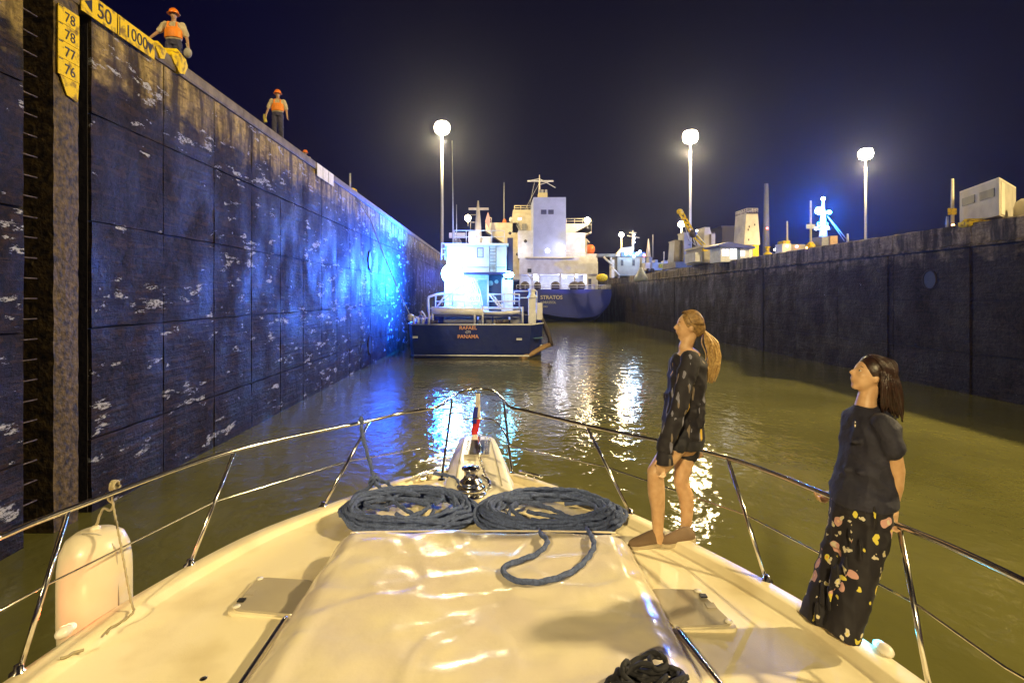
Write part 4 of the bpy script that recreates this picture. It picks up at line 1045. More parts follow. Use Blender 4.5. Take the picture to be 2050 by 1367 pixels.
# stern gallows: white boom, gantry and rails
MB().tube([P(866,622,37.5),P(966,624,37.5)], .27, 14).build('hose_boom', M_white, tug)
MB().tube([P(966,626,37.6),P(1000,627,37.6),P(1042,624,37.6)], .13, 10).build('boom_arm', M_white, tug)
MB().bxp(868,630,1046,634,37.4,.5).build('boom_cradle', M_navy, tug)
for x in (866,950,966,1046): MB().tube([P(x,650,37.4),P(x,614,37.4)], .07, 8).build('boom_post', M_white, tug)
zc_ = P(0,617,39).z
rails_px('platform_railing', [P(872,617,39),P(960,617,39)], .98, M_white, tug, 2, .045)
rails_px('platform_railing', [P(978,617,38.6),P(1040,617,38.6)], .98, M_white, tug, 2, .05)
MB().bxp(862,616,1046,619,38.5,3).build('platform', M_white, tug)
MB().tube(spline([P(860,640,38.6),P(857,600,38.6),P(866,592,38.6),P(888,588,38.8)]), .08, 8).build('bent_handrail', M_white, tug)
tubes('stair', [[P(980,590,38.4),P(1000,616,38.0)],[P(986,590,38.4),P(1006,616,38.0)]]+[[P(981+3.4*k,592+4*k,38.4),P(987+3.4*k,592+4*k,38.4)] for k in range(6)], .05, M_white, tug)
tubes('stair_brace', [[P(893,588,38.6),P(874,616,38.4)]], .06, M_white, tug)
# stern working gear
for (x0,y0,x1,y1,m,n) in ((888,628,955,646,M_grey,'locker'),(958,629,985,648,M_grey,'locker'),(988,630,1018,648,M_cream,'winch_box'),(1022,632,1046,648,M_grey,'locker')):
    MB().bxp(x0,y0,x1,y1,38.2,.8).build(n, m, tug)
for x, rr in ((1000,.28),(1012,.2),(870,.25)):
    p = P(x,645,37.2); MB().lathe([(.01,-rr),(rr,-rr),(rr*.5,-rr*.6),(rr*.5,rr*.6),(rr,rr),(.01,rr)], p, 14, 'X').build('mooring_drum', M_brown, tug)
for x in (828,836,845,858):
    p = P(x,650,37); MB().lathe([(.1,0),(.1,.35),(.14,.38),(.14,.44),(.01,.45)], p, 10).build('bollard', M_white, tug)
p = P(822,636,36.6); MB().lathe([(.05,-.06),(.26,-.05),(.26,.05),(.05,.06)], p, 16, 'Y').build('fairlead_roller', M_white, tug)
tubes('side_rail', [[P(828,650,36.5),P(828,634,36.5)],[P(828,634,36.5),P(838,636,36.5)],[P(838,636,36.5),P(838,650,36.5)],[P(848,648,37),P(852,634,37),P(844,622,37)]], .05, M_white, tug)
MB().bxp(1058,596,1073,648,37.6,.5).build('vent_column', M_white, tug)
MB().bxp(1074,606,1086,640,38.2,.6).build('capstan_house', M_shipw, tug)
MB().lathe([(.01,0),(.3,0),(.34,.1),(.22,.25),(.2,.5),(.3,.6),(.01,.62)], P(1065,597,37.8), 14).build('capstan', M_white, tug)
rails_px('stern_railing', [P(1030,640,39.5)+Vector((0,0,1.1)),P(1075,640,39.5)+Vector((0,0,1.1))], .95, M_white, tug, 2, .04)
# deckhouse
dh = MB(); dh.bxp(890,548,978,640,43.2,14); dho = dh.build('deckhouse', M_white, tug)
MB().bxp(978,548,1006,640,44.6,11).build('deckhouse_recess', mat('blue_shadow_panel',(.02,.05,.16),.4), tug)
MB().bxp(1004,560,1027,640,43.4,3).build('crane_pedestal', M_white, tug)
MB().bxp(886,545,1020,549,42.0,16).build('boat_deck', M_navy, tug)
for x,y,r_ in ((982,567,.22),(994,564,.16)): MB().lathe([(.01,-.03),(r_,-.02),(r_,.03),(.01,.03)], P(x,y,44.5), 14,'Y').build('life_ring', M_letterw, tug)
MB().bxp(961,566,967,574,43.17,.05).build('door_light', M_glass, dho); MB().bxp(957,560,975,612,43.16,.05).build('door', mat('teal_panel',(.2,.42,.5),.5), dho)
up = MB(); up.bxp(894,491,1014,546,43.4,11); ups = up.build('wheelhouse', M_shipw, tug)
MB().bxp(890,487,1018,491.3,43.1,11.8).build('wheelhouse_roof', M_white, tug)
MB().bxp(955,496,968,516,43.37,.04).build('window_frame', M_navy, ups); MB().bxp(956.5,497.5,966.5,514.5,43.34,.04).build('window', mat('curtained_glass',(.45,.45,.52),.3), ups)
tubes('ladder', [[P(980,493,43.2),P(980,546,43.2)],[P(993,493,43.2),P(993,546,43.2)]]+[[P(980,498+6.6*k,43.2),P(993,498+6.6*k,43.2)] for k in range(8)], .04, M_grey, ups)
tubes('grab_bar', [[P(898,535,43.25),P(1012,535,43.25)],[P(898,530+10,43.25),P(898,535,43.25)]], .03, M_grey, ups)
rails_px('side_ladder_cage', [P(884,520,43.6),P(891,520,43.6)], 1.3, M_white, tug, 3, .04, .5)
MB().bxp(1016,476,1027,560,44.4,1.2).build('funnel', M_navy, tug)
zr_ = P(0,487,43.4).z
rails_px('roof_railing', [Vector((P(908,0,43.4).x,43.4,zr_)),Vector((P(1010,0,43.4).x,43.4,zr_))], 1.0, M_white, tug, 2, .035)
rails_px('roof_railing', [Vector((P(908,0,43.4).x,43.4,zr_)),Vector((P(908,0,43.4).x,52,zr_))], 1.0, M_white, tug, 2, .035, 1.5)
MB().tube([P(957,488,45.5),P(957,440,45.5),P(957,402,45.5)], .2, 10, radii=[.36,.22,.05]).build('mast', M_cream, tug)
MB().bxp(938,416,978,420,45.4,.3).build('mast_yard', M_cream, tug)
tubes('mast_rungs', [[P(942,430,45.5),P(957,430,45.5)],[P(942,445,45.5),P(957,445,45.5)],[P(942,430,45.5),P(942,460,45.5)]], .035, M_cream, tug)
MB().bxp(938,464,952,486,45.0,.6).build('roof_locker', M_shipw, tug); MB().bxp(966,475,982,487,45.0,.8).build('roof_vent', M_cream, tug)
MB().tube([P(907,487,44),P(907,440,44),P(905,282,44)], .04, 6, radii=[.07,.05,.02]).build('whip_antenna', M_galv, tug)
MB().tube([P(914,487,44),P(914,410,44)], .03, 6, radii=[.04,.02]).build('whip_antenna', M_galv, tug)
MB().bxp(899,466,931,476,45.8,.5).build('radar_box', M_shipw, tug)
# slanting cargo hose and net beside the flood lamp
for k in range(7): 
    MB().tube(spline([P(918+k*5,556,42.2),P(930+k*5,580,41.4),P(948+k*3,612,40.2)]), .05, 6).build('stay_wire', M_white, tug)
MB().tube(spline([P(890,600,41),P(915,578,41.4),P(945,566,42),P(962,564,42.4)]), .035, 6).build('hose', M_grey, tug)
MB().tube([P(1007,608,42.6),P(1007,556,42.6)], .09, 8).build('lamp_post', M_white, tug)
# the flood lamps
FL = P(905,548,41.6)
flo = MB().lathe([(.01,-.08),(.30,-.08),(.42,.10),(.44,.16)], FL+Vector((0,.2,0)), 20,'Y').build('flood_housing', M_grey, tug)
MB().ball(FL+Vector((0,-.02,0)), (.80,.18,.74), 24, 14).build('flood_lens_glow', E_blue, flo)  # ball made wider than the housing, its shape includes the lamp's glow
MB().tube([FL+Vector((0,.3,-.4)), FL+Vector((0,.3,-2.4))], .07, 8).build('flood_post', M_white, tug)
F2 = P(1018,550,42.6); MB().ball(F2, (.40,.25,.26), 16, 10).build('pedestal_lamp', E_cyan, tug)
MB().ball(P(955.5,482,44.6), .17, 12, 8).build('roof_lamp', E_white, tug)
point('flood_spill', FL+Vector((-.95,-.2,-.3)), (.004,.09,1.0), 6500, .35, tug)
fl_ = point('flood_light', FL+Vector((-1.0,-.25,-.3)), (.004,.085,1.0), 1, .3, tug)
sl = bpy.data.lights.new('flood_light', 'SPOT'); sl.color = (.004,.085,1.0); sl.energy = 120000; sl.shadow_soft_size = .3; sl.spot_size = R(164); sl.spot_blend = .8
fl_.data = sl; fl_.rotation_euler = Vector((-1,-.12,.2)).to_track_quat('-Z','Y').to_euler()
point('wheelhouse_fill', FL+Vector((1.2,-2.2,1.2)), (.6,.62,1.0), 200, .3, tug)  # added lavender fill for the wheelhouse front, no lamp stands here
point('pedestal_light', F2+Vector((-.1,-.6,.1)), (.08,.5,1.0), 300, .25, tug)
point('roof_light', P(955.5,480,44.0), (.9,.85,1), 120, .1, tug)
point('stern_deck_light', P(950,585,38.6), (.1,.4,1), 420, .2, tug)
# crewman at the stern
crew = thing('person', 'small crewman standing at the left stern of the working boat', 'person', (P(842,0,37.3).x, 37.3, 1.32))
def small_person(root, base, h, m_top, m_leg, m_skin, lean=0.0):
    s = h/1.75; B = Vector(base)
    mb = MB(); mb.ball(B+Vector((lean*1.6,0,1.62*s)), (.09*s,.1*s,.12*s), 12, 8); limb(mb, [B+Vector((lean*1.4,0,1.5*s)), B+Vector((lean*1.2,0,1.38*s)), B+Vector((0,0,.9*s))], [.05*s,.14*s,.13*s])
    for sx in (-1, 1):
        limb(mb, [B+Vector((sx*.2*s+lean*1.3,0,1.38*s)), B+Vector((sx*.27*s+lean,-.03,1.1*s)), B+Vector((sx*.25*s+lean,-.15,.88*s))], [.05*s,.04*s,.03*s]); hand(mb, B+Vector((sx*.25*s+lean,-.15,.88*s)), (0,-.3,-1), (-sx,0,0), .4, s)
        limb(mb, [B+Vector((sx*.09*s,0,.9*s)), B+Vector((sx*.11*s,0,.06*s))], [.085*s,.05*s])
    fuse('body', mb, .02, m_skin, root, 2)
    mb = MB(); mb.tube([B+Vector((lean*1.3,0,1.47*s)), B+Vector((lean*1.2,0,1.40*s)), B+Vector((0,0,.88*s))], 0, 12, radii=[(.08*s,.08*s),(.20*s,.13*s),(.17*s,.13*s)]); mb.build('shirt', m_top, root)
    mb = MB()
    for sx in (-1, 1): mb.tube([B+Vector((sx*.085*s,0,.9*s)), B+Vector((sx*.11*s,0,.06*s))], 0, 10, radii=[.115*s,.08*s])
    mb.build('trousers', m_leg, root)
small_person(crew, ORG[crew.name], 1.75, mat('dim_blue_shirt',(.2,.25,.35),.8), M_navy, M_skin2)
# mooring lines to the wall
for pts, lab in (([P(742,440,31), P(772,520,33.5), P(800,585,35.2), P(822,634,36.5)], 'mooring line from the left wall down to the stern of the working boat'),
                 ([P(713,392,29.5), P(728,418,30.3), P(742,440,31)], 'slack upper line running from the bollard down the left wall')):
    MB().tube(spline(pts), .03, 6).build('mooring_line', mat('pale_mooring_line',(.42,.42,.40),.8), None, lab, 'mooring line')

# ================================================================== the ship beyond (STRATOS)
ship = thing('cargo_ship', 'cargo ship STRATOS with tall pale funnel and navy stern, ahead in the chamber', 'ship', (6, 95, 0))
YS = 86.0
def outline(k, Y, dz=0):     # stern section, seen from behind
    px = [(972,579),(1224,579),(1224,592),(1221,606),(1214,617),(1203,628),(1190,634),(1160,637),(1120,634),(1085,627),(1040,622),(1000,618),(975,612)]
    c = P(1096,600,YS)
    return [Vector((c.x+(P(x,y,YS).x-c.x)*k, Y, P(x,y,YS).z*1.0+dz)) for x, y in px]
r0 = outline(1, YS); r1 = outline(1.0, YS+6); r1 = [Vector((p.x, p.y, p.z if i < 2 else p.z-1.4)) for i, p in enumerate(r1)]; r2 = [Vector((p.x, YS+45, p.z if i < 2 else p.z-3)) for i, p in enumerate(outline(1.0, YS))]
MB().loft([r2, r1, r0][::-1], smooth=False).build('hull', mat('ship_blue_hull',(.012,.03,.33),.4,col2=(.01,.024,.26),scale=.6,detail=8), ship)
MB().bxp(1060,610,1190,646,YS+3,4).build('rudder_trunk', M_darkhull, ship)
text('name', 'STRATOS', P(1104,595.5,YS-.05), (1,0,0), (0,0,1), .82, mat('ship_lettering',(.75,.68,.6),.5), ship, ext=.02, bold=.015)
text('port', 'LIMASSOL', P(1098,605.5,YS-.05), (1,0,0), (0,0,1), .55, M_letterw, ship, ext=.02, bold=.005)
text('imo_number', 'IMO', P(1092,614,YS-.05), (1,0,0), (0,0,1), .38, M_letterw, ship, ext=.02)
rails_px('stern_railing', [P(1190,580,YS+.2),P(1223,580,YS+.2),P(1223,580,YS+.2)+Vector((0,8,0))], .75, M_shipw, ship, 3, .05, 1.0)
rails_px('stern_railing', [P(1034,580,YS+.2),P(1190,580,YS+.2)], .75, M_shipw, ship, 2, .05, 1.4)
YH = YS + 5
MB().bxp(1040,516,1196,549,YH,20).build('poop_house', M_shipw, ship)
MB().bxp(1052,514,1150,517,YH-.6,2).build('deck_edge', M_cream, ship)
MB().bxp(1175,524,1197,580,YH+.3,4).build('side_house', M_shipw, ship)
for x in (1042,1066,1080,1122,1150,1176): MB().bxp(x-1.6,549,x+1.6,581,YH+.1,.5).build('deck_post', M_shipw, ship)
MB().bxp(1040,549,1178,581,YH+9,1).build('mooring_deck_bulkhead', M_shipw, ship)
MB().bxp(1175,558,1184,578,YH+.2,.3).build('doorway', M_navy, ship)
MB().bxp(1056,538,1064,546,YH-.06,.1).build('window', M_glass, ship)
for x, s_ in ((1051,10),(1076,8),(1112,11),(1150,12),(1163,10)):
    MB().ball(P(x,573,YH-1.5), (.9*s_/12,.5,.8), 12, 8).build('mooring_winch', M_brown, ship)
tubes('stern_brace', [[P(1066,560,YH-.2),P(1078,549,YH-.2)],[P(1066,560,YH-.2),P(1056,549,YH-.2)]], .12, M_shipw, ship)
for x0,x1,y0,y1 in ((1068,1078,554,560),(1126,1134,553,556),(1148,1156,552,556)):
    MB().bxp(x0,y0,x1,y1,YH+6,.2).build('deck_lamp', E_deck, ship)
for x in (1073,1120,1152): point('poop_light', P(x,562,YH+3.5), (.75,.8,1), 500, .3, ship)
# accommodation
MB().bxp(1037,462,1069,517,YH+2,14).build('accommodation', M_shipw, ship)
MB().bxp(1133,466,1172,517,YH+2,14).build('accommodation', M_shipw, ship)
MB().bxp(1022,494,1040,560,YH+4,14).build('accommodation_wing', M_cream, ship)
MB().bxp(1026,430,1070,466,YH+6,10).build('bridge_house', M_cream, ship)
MB().bxp(1130,448,1184,467,YH+6,5).build('bridge_house', M_cream, ship)
def wing(x0, x1, xi, y0, y1, ym):
    a = [P(x0,y0,YH+6), P(x1,y0,YH+6), P(x1,y1,YH+6), P(xi,y1,YH+6), P(x0,ym,YH+6)]
    MB().prism(a, 3.5, (0,1,0)).build('bridge_wing', M_cream, ship)
wing(972,1040,1018,446,494,462)
MB().prism([P(1183,448,YH+6),P(1184,462,YH+6),P(1174,470,YH+6),P(1150,466,YH+6)], 3.5, (0,1,0)).build('wing_bracket', M_cream, ship)
MB().bxp(1027,420,1069,432,YH+7,7).build('wheelhouse_top', M_cream, ship)
rails_px('monkey_island_railing', [P(1030,421,YH+7),P(1068,421,YH+7)], .8, M_cream, ship, 2, .06, 1.3)
rails_px('wing_railing', [P(1134,448,YH+6.2),P(1183,448,YH+6.2)], .9, M_cream, ship, 2, .06, 1.4)
rails_px('boat_deck_railing', [P(1134,516,YH+.8),P(1172,516,YH+.8)], .9, M_shipw, ship, 2, .05, 1.2)
MB().bxp(1037,436,1044,441,YH+5.95,.1).build('window', E_room, ship)
for x,y in ((1021,467),(1052,483),(1036,509)): MB().lathe([(.01,-.05),(.28,-.05),(.28,.05),(.01,.05)], P(x,y,YH+1.9 if x>1040 else YH+3.5),12,'Y').build('porthole', M_brown, ship)
tubes('outer_stair', [[P(1034,450,YH+5.7),P(1042,466,YH+4.5)],[P(1036,446,YH+5.7),P(1044,462,YH+4.5)]], .08, M_grey, ship)
MB().bxp(1045,448,1054,465,YH+5.8,.4).build('vent_locker', M_grey, ship)
fun = MB().bxp(1068,395,1133,517,YH-.2,9).build('funnel_casing', mat('pale_blue_grey_casing',(.33,.37,.58),.5,col2=(.28,.32,.5),scale=.8,detail=7), ship)
for x0 in (1083,1097.5): MB().bxp(x0,420,x0+11,429,YH-.24,.06).build('louvre', M_navy, fun)
MB().bxp(1078,386,1096,395,YH+2,2).build('exhaust', mat('yellow_exhaust_paint',(.6,.5,.2),.5), fun);  # exhaust block in plain yellow
for x in (1080,1086,1093): MB().tube([P(x,396,YH+2.5),P(x,380,YH+2.5)], .22, 8).build('exhaust_pipe', M_grey, fun)
MB().tube([P(1080,396,YH+5),P(1080,350,YH+5)], .16, 8, radii=[.22,.06]).build('radar_mast', M_cream, ship)
MB().bxp(1056,361,1108,364,YH+5,.3).build('mast_yard', M_galv, ship); tubes('mast_stay', [[P(1080,358,YH+5),P(1112,376,YH+5)],[P(1080,358,YH+5),P(1056,363,YH+5)],[P(1080,370,YH+5),P(1100,364,YH+5)]], .07, M_galv, ship)
MB().tube([P(1080,366,YH+5),P(1040,440,YH+7)], .03, 5).build('stay_wire', M_galv, ship); MB().tube([P(1070,366,YH+5),P(1058,421,YH+7)], .03, 5).build('stay_wire', M_galv, ship)
MB().tube([P(1009,448,YH+7),P(1009,365,YH+7)], .08, 6, radii=[.1,.03]).build('antenna', M_galv, ship)
for x,y in ((1010,444),(1023,440)): MB().ball(P(x,y,YH+6.5), (.35,.3,.5), 10, 8).build('radome' if x>1015 else 'life_buoy', M_shipw if x>1015 else M_orange, ship)
fg = MB().prism([P(977,424,YH+5),P(982,441,YH+5),P(979,457,YH+5),P(971,444,YH+5)], .05, (0,1,0)).build('ensign', mat('faded_flag_cloth',(.45,.25,.25),.9), ship)
MB().tube([P(984,446,YH+6),P(984,436,YH+6),P(978,436,YH+6)], .08, 6).build('davit_light', M_cream, ship)
# lifeboat
MB().ball(P(1181,500,YH+6.0), (.85,1.9,.95), 18, 12).build('lifeboat', M_orange, ship)
MB().bxp(1172,508,1196,526,YH+4.5,5).build('boat_platform', M_cream, ship)
tubes('davit', [[P(1174,508,YH+4),P(1174,478,YH+4),P(1180,486,YH+4)]], .12, M_cream, ship)
for x,y,s_,pw in ((937,437,.55,3000),(1176,441,.5,9000)):
    MB().ball(P(x,y,YH+4), s_, 14, 10).build('deck_floodlight', E_warm, ship); MB().tube([P(x,y,YH+4.2),P(x,y+16,YH+4.2)], .1, 6).build('lamp_post', M_cream, ship)
    point('deck_flood', P(x,y+4,YH-1.5), (1,.78,.48), pw*.06, .3, ship)
for x,y,s_ in ((1123,497,.62),(1096,502,.34)):
    MB().ball(P(x,y,YH-1.2), s_, 14, 10).build('stern_floodlight', E_white, ship)
point('stern_flood', P(1123,497,YH-4.6), (.7,.72,1), 110, .4, ship)
point('side_flood', P(1045,497,YH-.5), (.7,.75,1), 250, .3, ship)

# ================================================================== things on the right bank
def at_wall(x, back=1.5): return (XR+back)*F/(x-CX)
def grp(name, lab, cat, x, back=1.5, group=None):
    Y = at_wall(x, back); return thing(name, lab, cat, (XR+back, Y, ZR), group), Y
def down(x0, x1, y0, Y, d, z0=None):   # box standing on the bank, top at photo y0
    a = P(x0, y0, Y); b = P(x1, y0, Y); return MB().box((a.x, Y, ZR if z0 is None else z0), (b.x, Y+d, a.z))
M_loco = mat('grey_beige_locomotive', (.40,.36,.27), .5, col2=(.30,.27,.2), scale=2, detail=8)
# beige equipment trailer
t, Y = grp('equipment_cabin', 'beige boxy cabin with two dark window strips on the right bank', 'cabin', 1975, 2.2)
xa, xb = XR+1.6, XR+4.8; ya, yb = Y-1.05, Y+.9
bx_ = MB(); zt2 = P(1990,386,Y).z; 
ca, cb_, cc, cd = P(1921,400,24.6), P(2000,384,21.6), P(2034,388,23.6), P(1955,402,26.6)
poly = [Vector((p.x,p.y,ZR+.12)) for p in (ca, cb_, cc, cd)]
MB().prism(poly, zt2-ZR-.12, (0,0,1)).build('cabin_body', M_loco, t)
def on_face(a, b, u0, u1, z0, z1, out=.02):
    d = Vector((b.x-a.x, b.y-a.y, 0)); n = Vector((d.y, -d.x, 0)).normalized()
    p0 = Vector((a.x,a.y,0))+d*u0; p1 = Vector((a.x,a.y,0))+d*u1
    return MB().prism([p0+Vector((0,0,z0)), p1+Vector((0,0,z0)), p1+Vector((0,0,z1)), p0+Vector((0,0,z1))], out, n)
H_ = zt2-ZR
for u0, u1 in ((.08,.42),(.55,.90)): on_face(poly[0], poly[1], u0, u1, ZR+H_*.58, ZR+H_*.80).build('window', M_glass, t)
on_face(poly[1], poly[2], .1, .3, ZR+.2, ZR+H_*.95).build('door', M_cream, t)
MB().prism([p+Vector((0,0,H_-.12)) for p in [poly[0]*1.0, poly[1]*1.0, poly[2]*1.0, poly[3]*1.0]], .05, (0,0,1)).build('roof', M_cream, t)
Yk = 23.0; ll = thing('yellow_bollard', 'yellow painted kerb bollard at the left foot of the beige cabin', 'bollard', P(1930,456,Yk))
MB().loft([[Vector((XR-.15,y,ZR-.12-h_)), Vector((XR-.18,y,ZR+.05*1)), Vector((XR-.05,y,ZR+h2)), Vector((XR+.5,y,ZR+h2)), Vector((XR+.5,y,ZR-.1-h_))] for y, h_, h2 in ((Yk-.3,.0,.05),(Yk-.15,.05,.17),(Yk+.12,.06,.18),(Yk+.28,0,.05))]).build('bollard_body', M_yellow, ll)
MB().bxp(1975,440,1985,445,22.4,.3).build('yellow_cleat', M_yellow, None, 'small yellow cleat on the crest in front of the beige cabin', 'cleat')
t, Y = grp('round_tank', 'pale rounded tank beside the beige cabin at the right edge', 'tank', 2046, .9)
MB().lathe([(.01,0),(.42,0),(.42,.5),(.36,.72),(.2,.84),(.01,.86)], (XR+1.5, Y+.4, ZR), 20).build('tank_body', M_loco, t)
def signpost(x, ytop, yb0, yb1, bw, back, lab, plate, mpost, basey=True):
    t, Y = grp('sign_post', lab, 'sign', x, back, 'sign posts on the right bank')
    MB().tube([Vector((XR+back,Y,ZR)), Vector((XR+back,Y,P(x,ytop,Y).z))], .05, 8, radii=[.075,.05]).build('post', mpost, t)
    if bw: MB().bxp(x-bw, yb0, x+bw, yb1, Y-.09, .04).build('plate', plate, t)
    if basey: MB().lathe([(.01,0),(.32,0),(.28,.25),(.12,.45),(.01,.46)], (XR+back,Y,ZR), 12).build('base', M_yellow, t)
M_pl = mat('pale_yellow_plate', (.62,.55,.35), .5)
signpost(1907, 358, 417, 430, 8.5, .5, 'yellow plated sign post just left of the beige cabin', M_yellow, M_pl, False)
signpost(1623, 402, 449, 458, 9, .6, 'pale plated sign post left of the blue lit radar mast', mat('dull_white_plate',(.5,.5,.48),.5), M_pl)
signpost(1576, 443, 0, 0, 0, 1.2, 'bare post behind the small white box with orange lamps', None, M_pl, False)
signpost(1697, 468, 0, 0, 0, .8, 'short thin post right of the pair of grey boxes', None, M_galv, False)
signpost(1897, 433, 0, 0, 0, .7, 'short stub post left of the yellow plated sign', None, M_galv, False)
# grey boxes
t, Y = grp('control_box', 'pair of grey and tan control boxes below the blue lit radar mast', 'box', 1660, 1.4)
down(1645,1661,473,Y,1.2).build('box_body', M_grey, t); down(1662,1677,472,Y-.1,1.3).build('box_end', mat('tan_box_end',(.5,.32,.16),.5), t)
# radar mast with intense blue lamp, on a vessel in the second chamber
Ym = 62; rmst = thing('radar_mast', 'white radar mast with a dazzling blue lamp rising behind the right bank', 'mast', (P(1648,0,Ym).x, Ym, ZR))
MB().tube([P(1648,500,Ym),P(1648,470,Ym),P(1648,396,Ym)], .2, 10, radii=[.5,.42,.10]).build('pole', M_white, rmst)
for y, w_ in ((458,14),(452,8),(425,12)): MB().bxp(1648-w_,y,1648+w_,y+2,Ym-.2,.4).build('crossarm', M_white, rmst)
rails_px('mast_basket', [P(1637,456,Ym-.6),P(1657,456,Ym-.6)], .55, M_white, rmst, 2, .05, .4)
MB().ball(P(1641,422,Ym-.5), (.46,.4,.42), 16, 10).build('blue_lamp', E_blue, rmst); MB().ball(P(1660,425,Ym-.5), (.26,.2,.2), 12, 8).build('cyan_lamp', E_cyan, rmst)
MB().ball(P(1648,398,Ym-.2), (.22,)*3, 12, 8).build('top_lamp', E_white, rmst)
for x, y in ((1634,458),(1657,456)): MB().ball(P(x,y,Ym-.7), .16, 10, 8).build('small_lamp', E_deck, rmst)
tubes('stay_wire', [[P(1656,432,Ym),P(1690,482,Ym-2)],[P(1656,432,Ym),P(1694,478,Ym-2)]], .03, M_galv, rmst)
point('mast_blue_light', P(1641,420,Ym-1.4), (.006,.16,1.0), 40000, .3, rmst)
# white box with orange and red lamps
t, Y = grp('signal_box', 'small white box with yellow top and orange lamps on the right bank', 'box', 1580, 1.0)
down(1566,1584,488,Y,1.0).build('box_body', M_white, t); MB().bxp(1568,482,1582,489,Y+.1,.8).build('box_top', M_yellow, t)
E_or = lamp_mat('lit_orange_lamp',(1,.4,.12),14)
MB().ball(P(1576,493,Y-.1), .09, 10, 8).build('orange_lamp', E_or, t); MB().ball(P(1595,494,Y-.1), .12, 10, 8).build('red_lamp', E_red, t)
down(1585,1612,489,Y+1.2,.8).build('low_housing', M_loco, t)
# dim tall tower with a red light
Yt = 120; t = thing('dim_tower', 'dim grey slender tower with one red light beyond the right bank', 'tower', (P(1534,0,Yt).x, Yt, ZR))
MB().tube([Vector((P(1534,0,Yt).x,Yt,ZR)), P(1534,368,Yt)], .7, 8, radii=[.9,.45]).build('shaft', mat('dim_grey_steel',(.12,.12,.14),.6), t)
MB().ball(P(1536,457,Yt-1), .22, 10, 8).build('red_lamp', E_red, t)
# small yellow bollard between tower and control house
t, Y = grp('quay_bollard', 'small yellow bollard right of the tall cream mast house', 'bollard', 1537, .8)
MB().lathe([(.01,0),(.32,0),(.3,.2),(.14,.3),(.13,.6),(.2,.7),(.01,.72)], (XR+.8,Y,ZR), 14).build('bollard_body', M_yellow, t)
# tall cream tapered mast house
Yw = 52; t = thing('mast_house', 'tall cream tapered mast house with a railed top', 'tower', (P(1504,0,Yw).x, Yw, ZR))
mb = MB(); x0,x1 = P(1490,0,Yw).x, P(1522,0,Yw).x; X0,X1 = P(1494,0,Yw).x, P(1517,0,Yw).x; zb, ztt = P(0,490,Yw).z, P(0,426,Yw).z
mb.loft([[Vector((a,Yw,z)),Vector((b,Yw,z)),Vector((b,Yw+2.4,z)),Vector((a,Yw+2.4,z))] for a,b,z in ((x0,x1,zb),(X0,X1,ztt))], smooth=False); mb.build('shaft', M_cream, t)
MB().bxp(1508,488,1519,516,Yw+.1,1.2).build('shaft_leg', M_yellow, t); MB().bxp(1490,492,1508,516,Yw+.2,1.6).build('base_block', M_cream, t)
MB().bxp(1495,425,1517,428,Yw-.1,2.6).build('cap', M_brown, t)
rails_px('top_railing', [P(1495,425,Yw-.1),P(1517,425,Yw-.1),P(1517,425,Yw-.1)+Vector((0,2.4,0)),P(1495,425,Yw-.1)+Vector((0,2.4,0)),P(1495,425,Yw-.1)], .35, M_cream, t, 2, .04, .5)
for x,y in ((1499,452),(1497,458),(1498,478),(1510,448)): MB().bxp(x,y,x+2.2,y+4,Yw-.03,.05).build('vent', M_brown, t)
# lit control booth with blue roof
Y = 46.5; t = thing('control_booth', 'small white control booth with a blue roof and lit windows', 'booth', (P(1470,0,Y).x, Y, ZR))
MB().bxp(1443,492,1500,524,Y,2.4).build('booth_wall', M_white, t)
rf = [P(1438,490,Y-.4),P(1458,484,Y-.4),P(1512,494,Y-.4),P(1512,497,Y-.4),P(1438,493,Y-.4)]
MB().prism(rf, 3.2, (0,1,0)).build('roof', mat('blue_roof_sheet',(.05,.07,.35),.5), t)
for x0,x1,y0,y1 in ((1446,1459,499,512),(1462,1475,498,518),(1483,1491,502,513)): 
    wo = MB().bxp(x0,y0,x1,y1,Y-.04,.05).build('window', E_room, t); MB().bxp((x0+x1)/2-.4,y0,(x0+x1)/2+.4,y1,Y-.06,.03).build('mullion', M_grey, wo)
MB().bxp(1476,497,1482,520,Y-.05,.05).build('door', mat('blue_door',(.1,.16,.3),.5), t)
# mooring locomotive with two round windows
Y = 51.5; t = thing('mooring_locomotive', 'grey beige mooring locomotive with two round dark windows', 'locomotive', (P(1425,0,Y).x, Y, ZR))
MB().bxp(1410,494,1440,526,Y,5).build('cab', M_loco, t)
for x in (1425,1433.5): MB().lathe([(.01,-.05),(.18,-.05),(.18,.04),(.01,.04)], P(x,501,Y),14,'Y').build('round_window', M_glass, t)
MB().bxp(1408,497,1417,503,Y-.1,.4).build('yellow_box', M_yellow, t)
MB().bxp(1392,505,1411,524,Y+.6,3).build('engine_hood', M_shipw, t)
for k in range(4): MB().bxp(1424+4*k,513,1426+4*k,522,Y-.03,.04).build('stripe', M_yellow, t)
MB().bxp(1408,490,1442,494.5,Y-.1,5.2).build('cab_roof', M_cream, t)
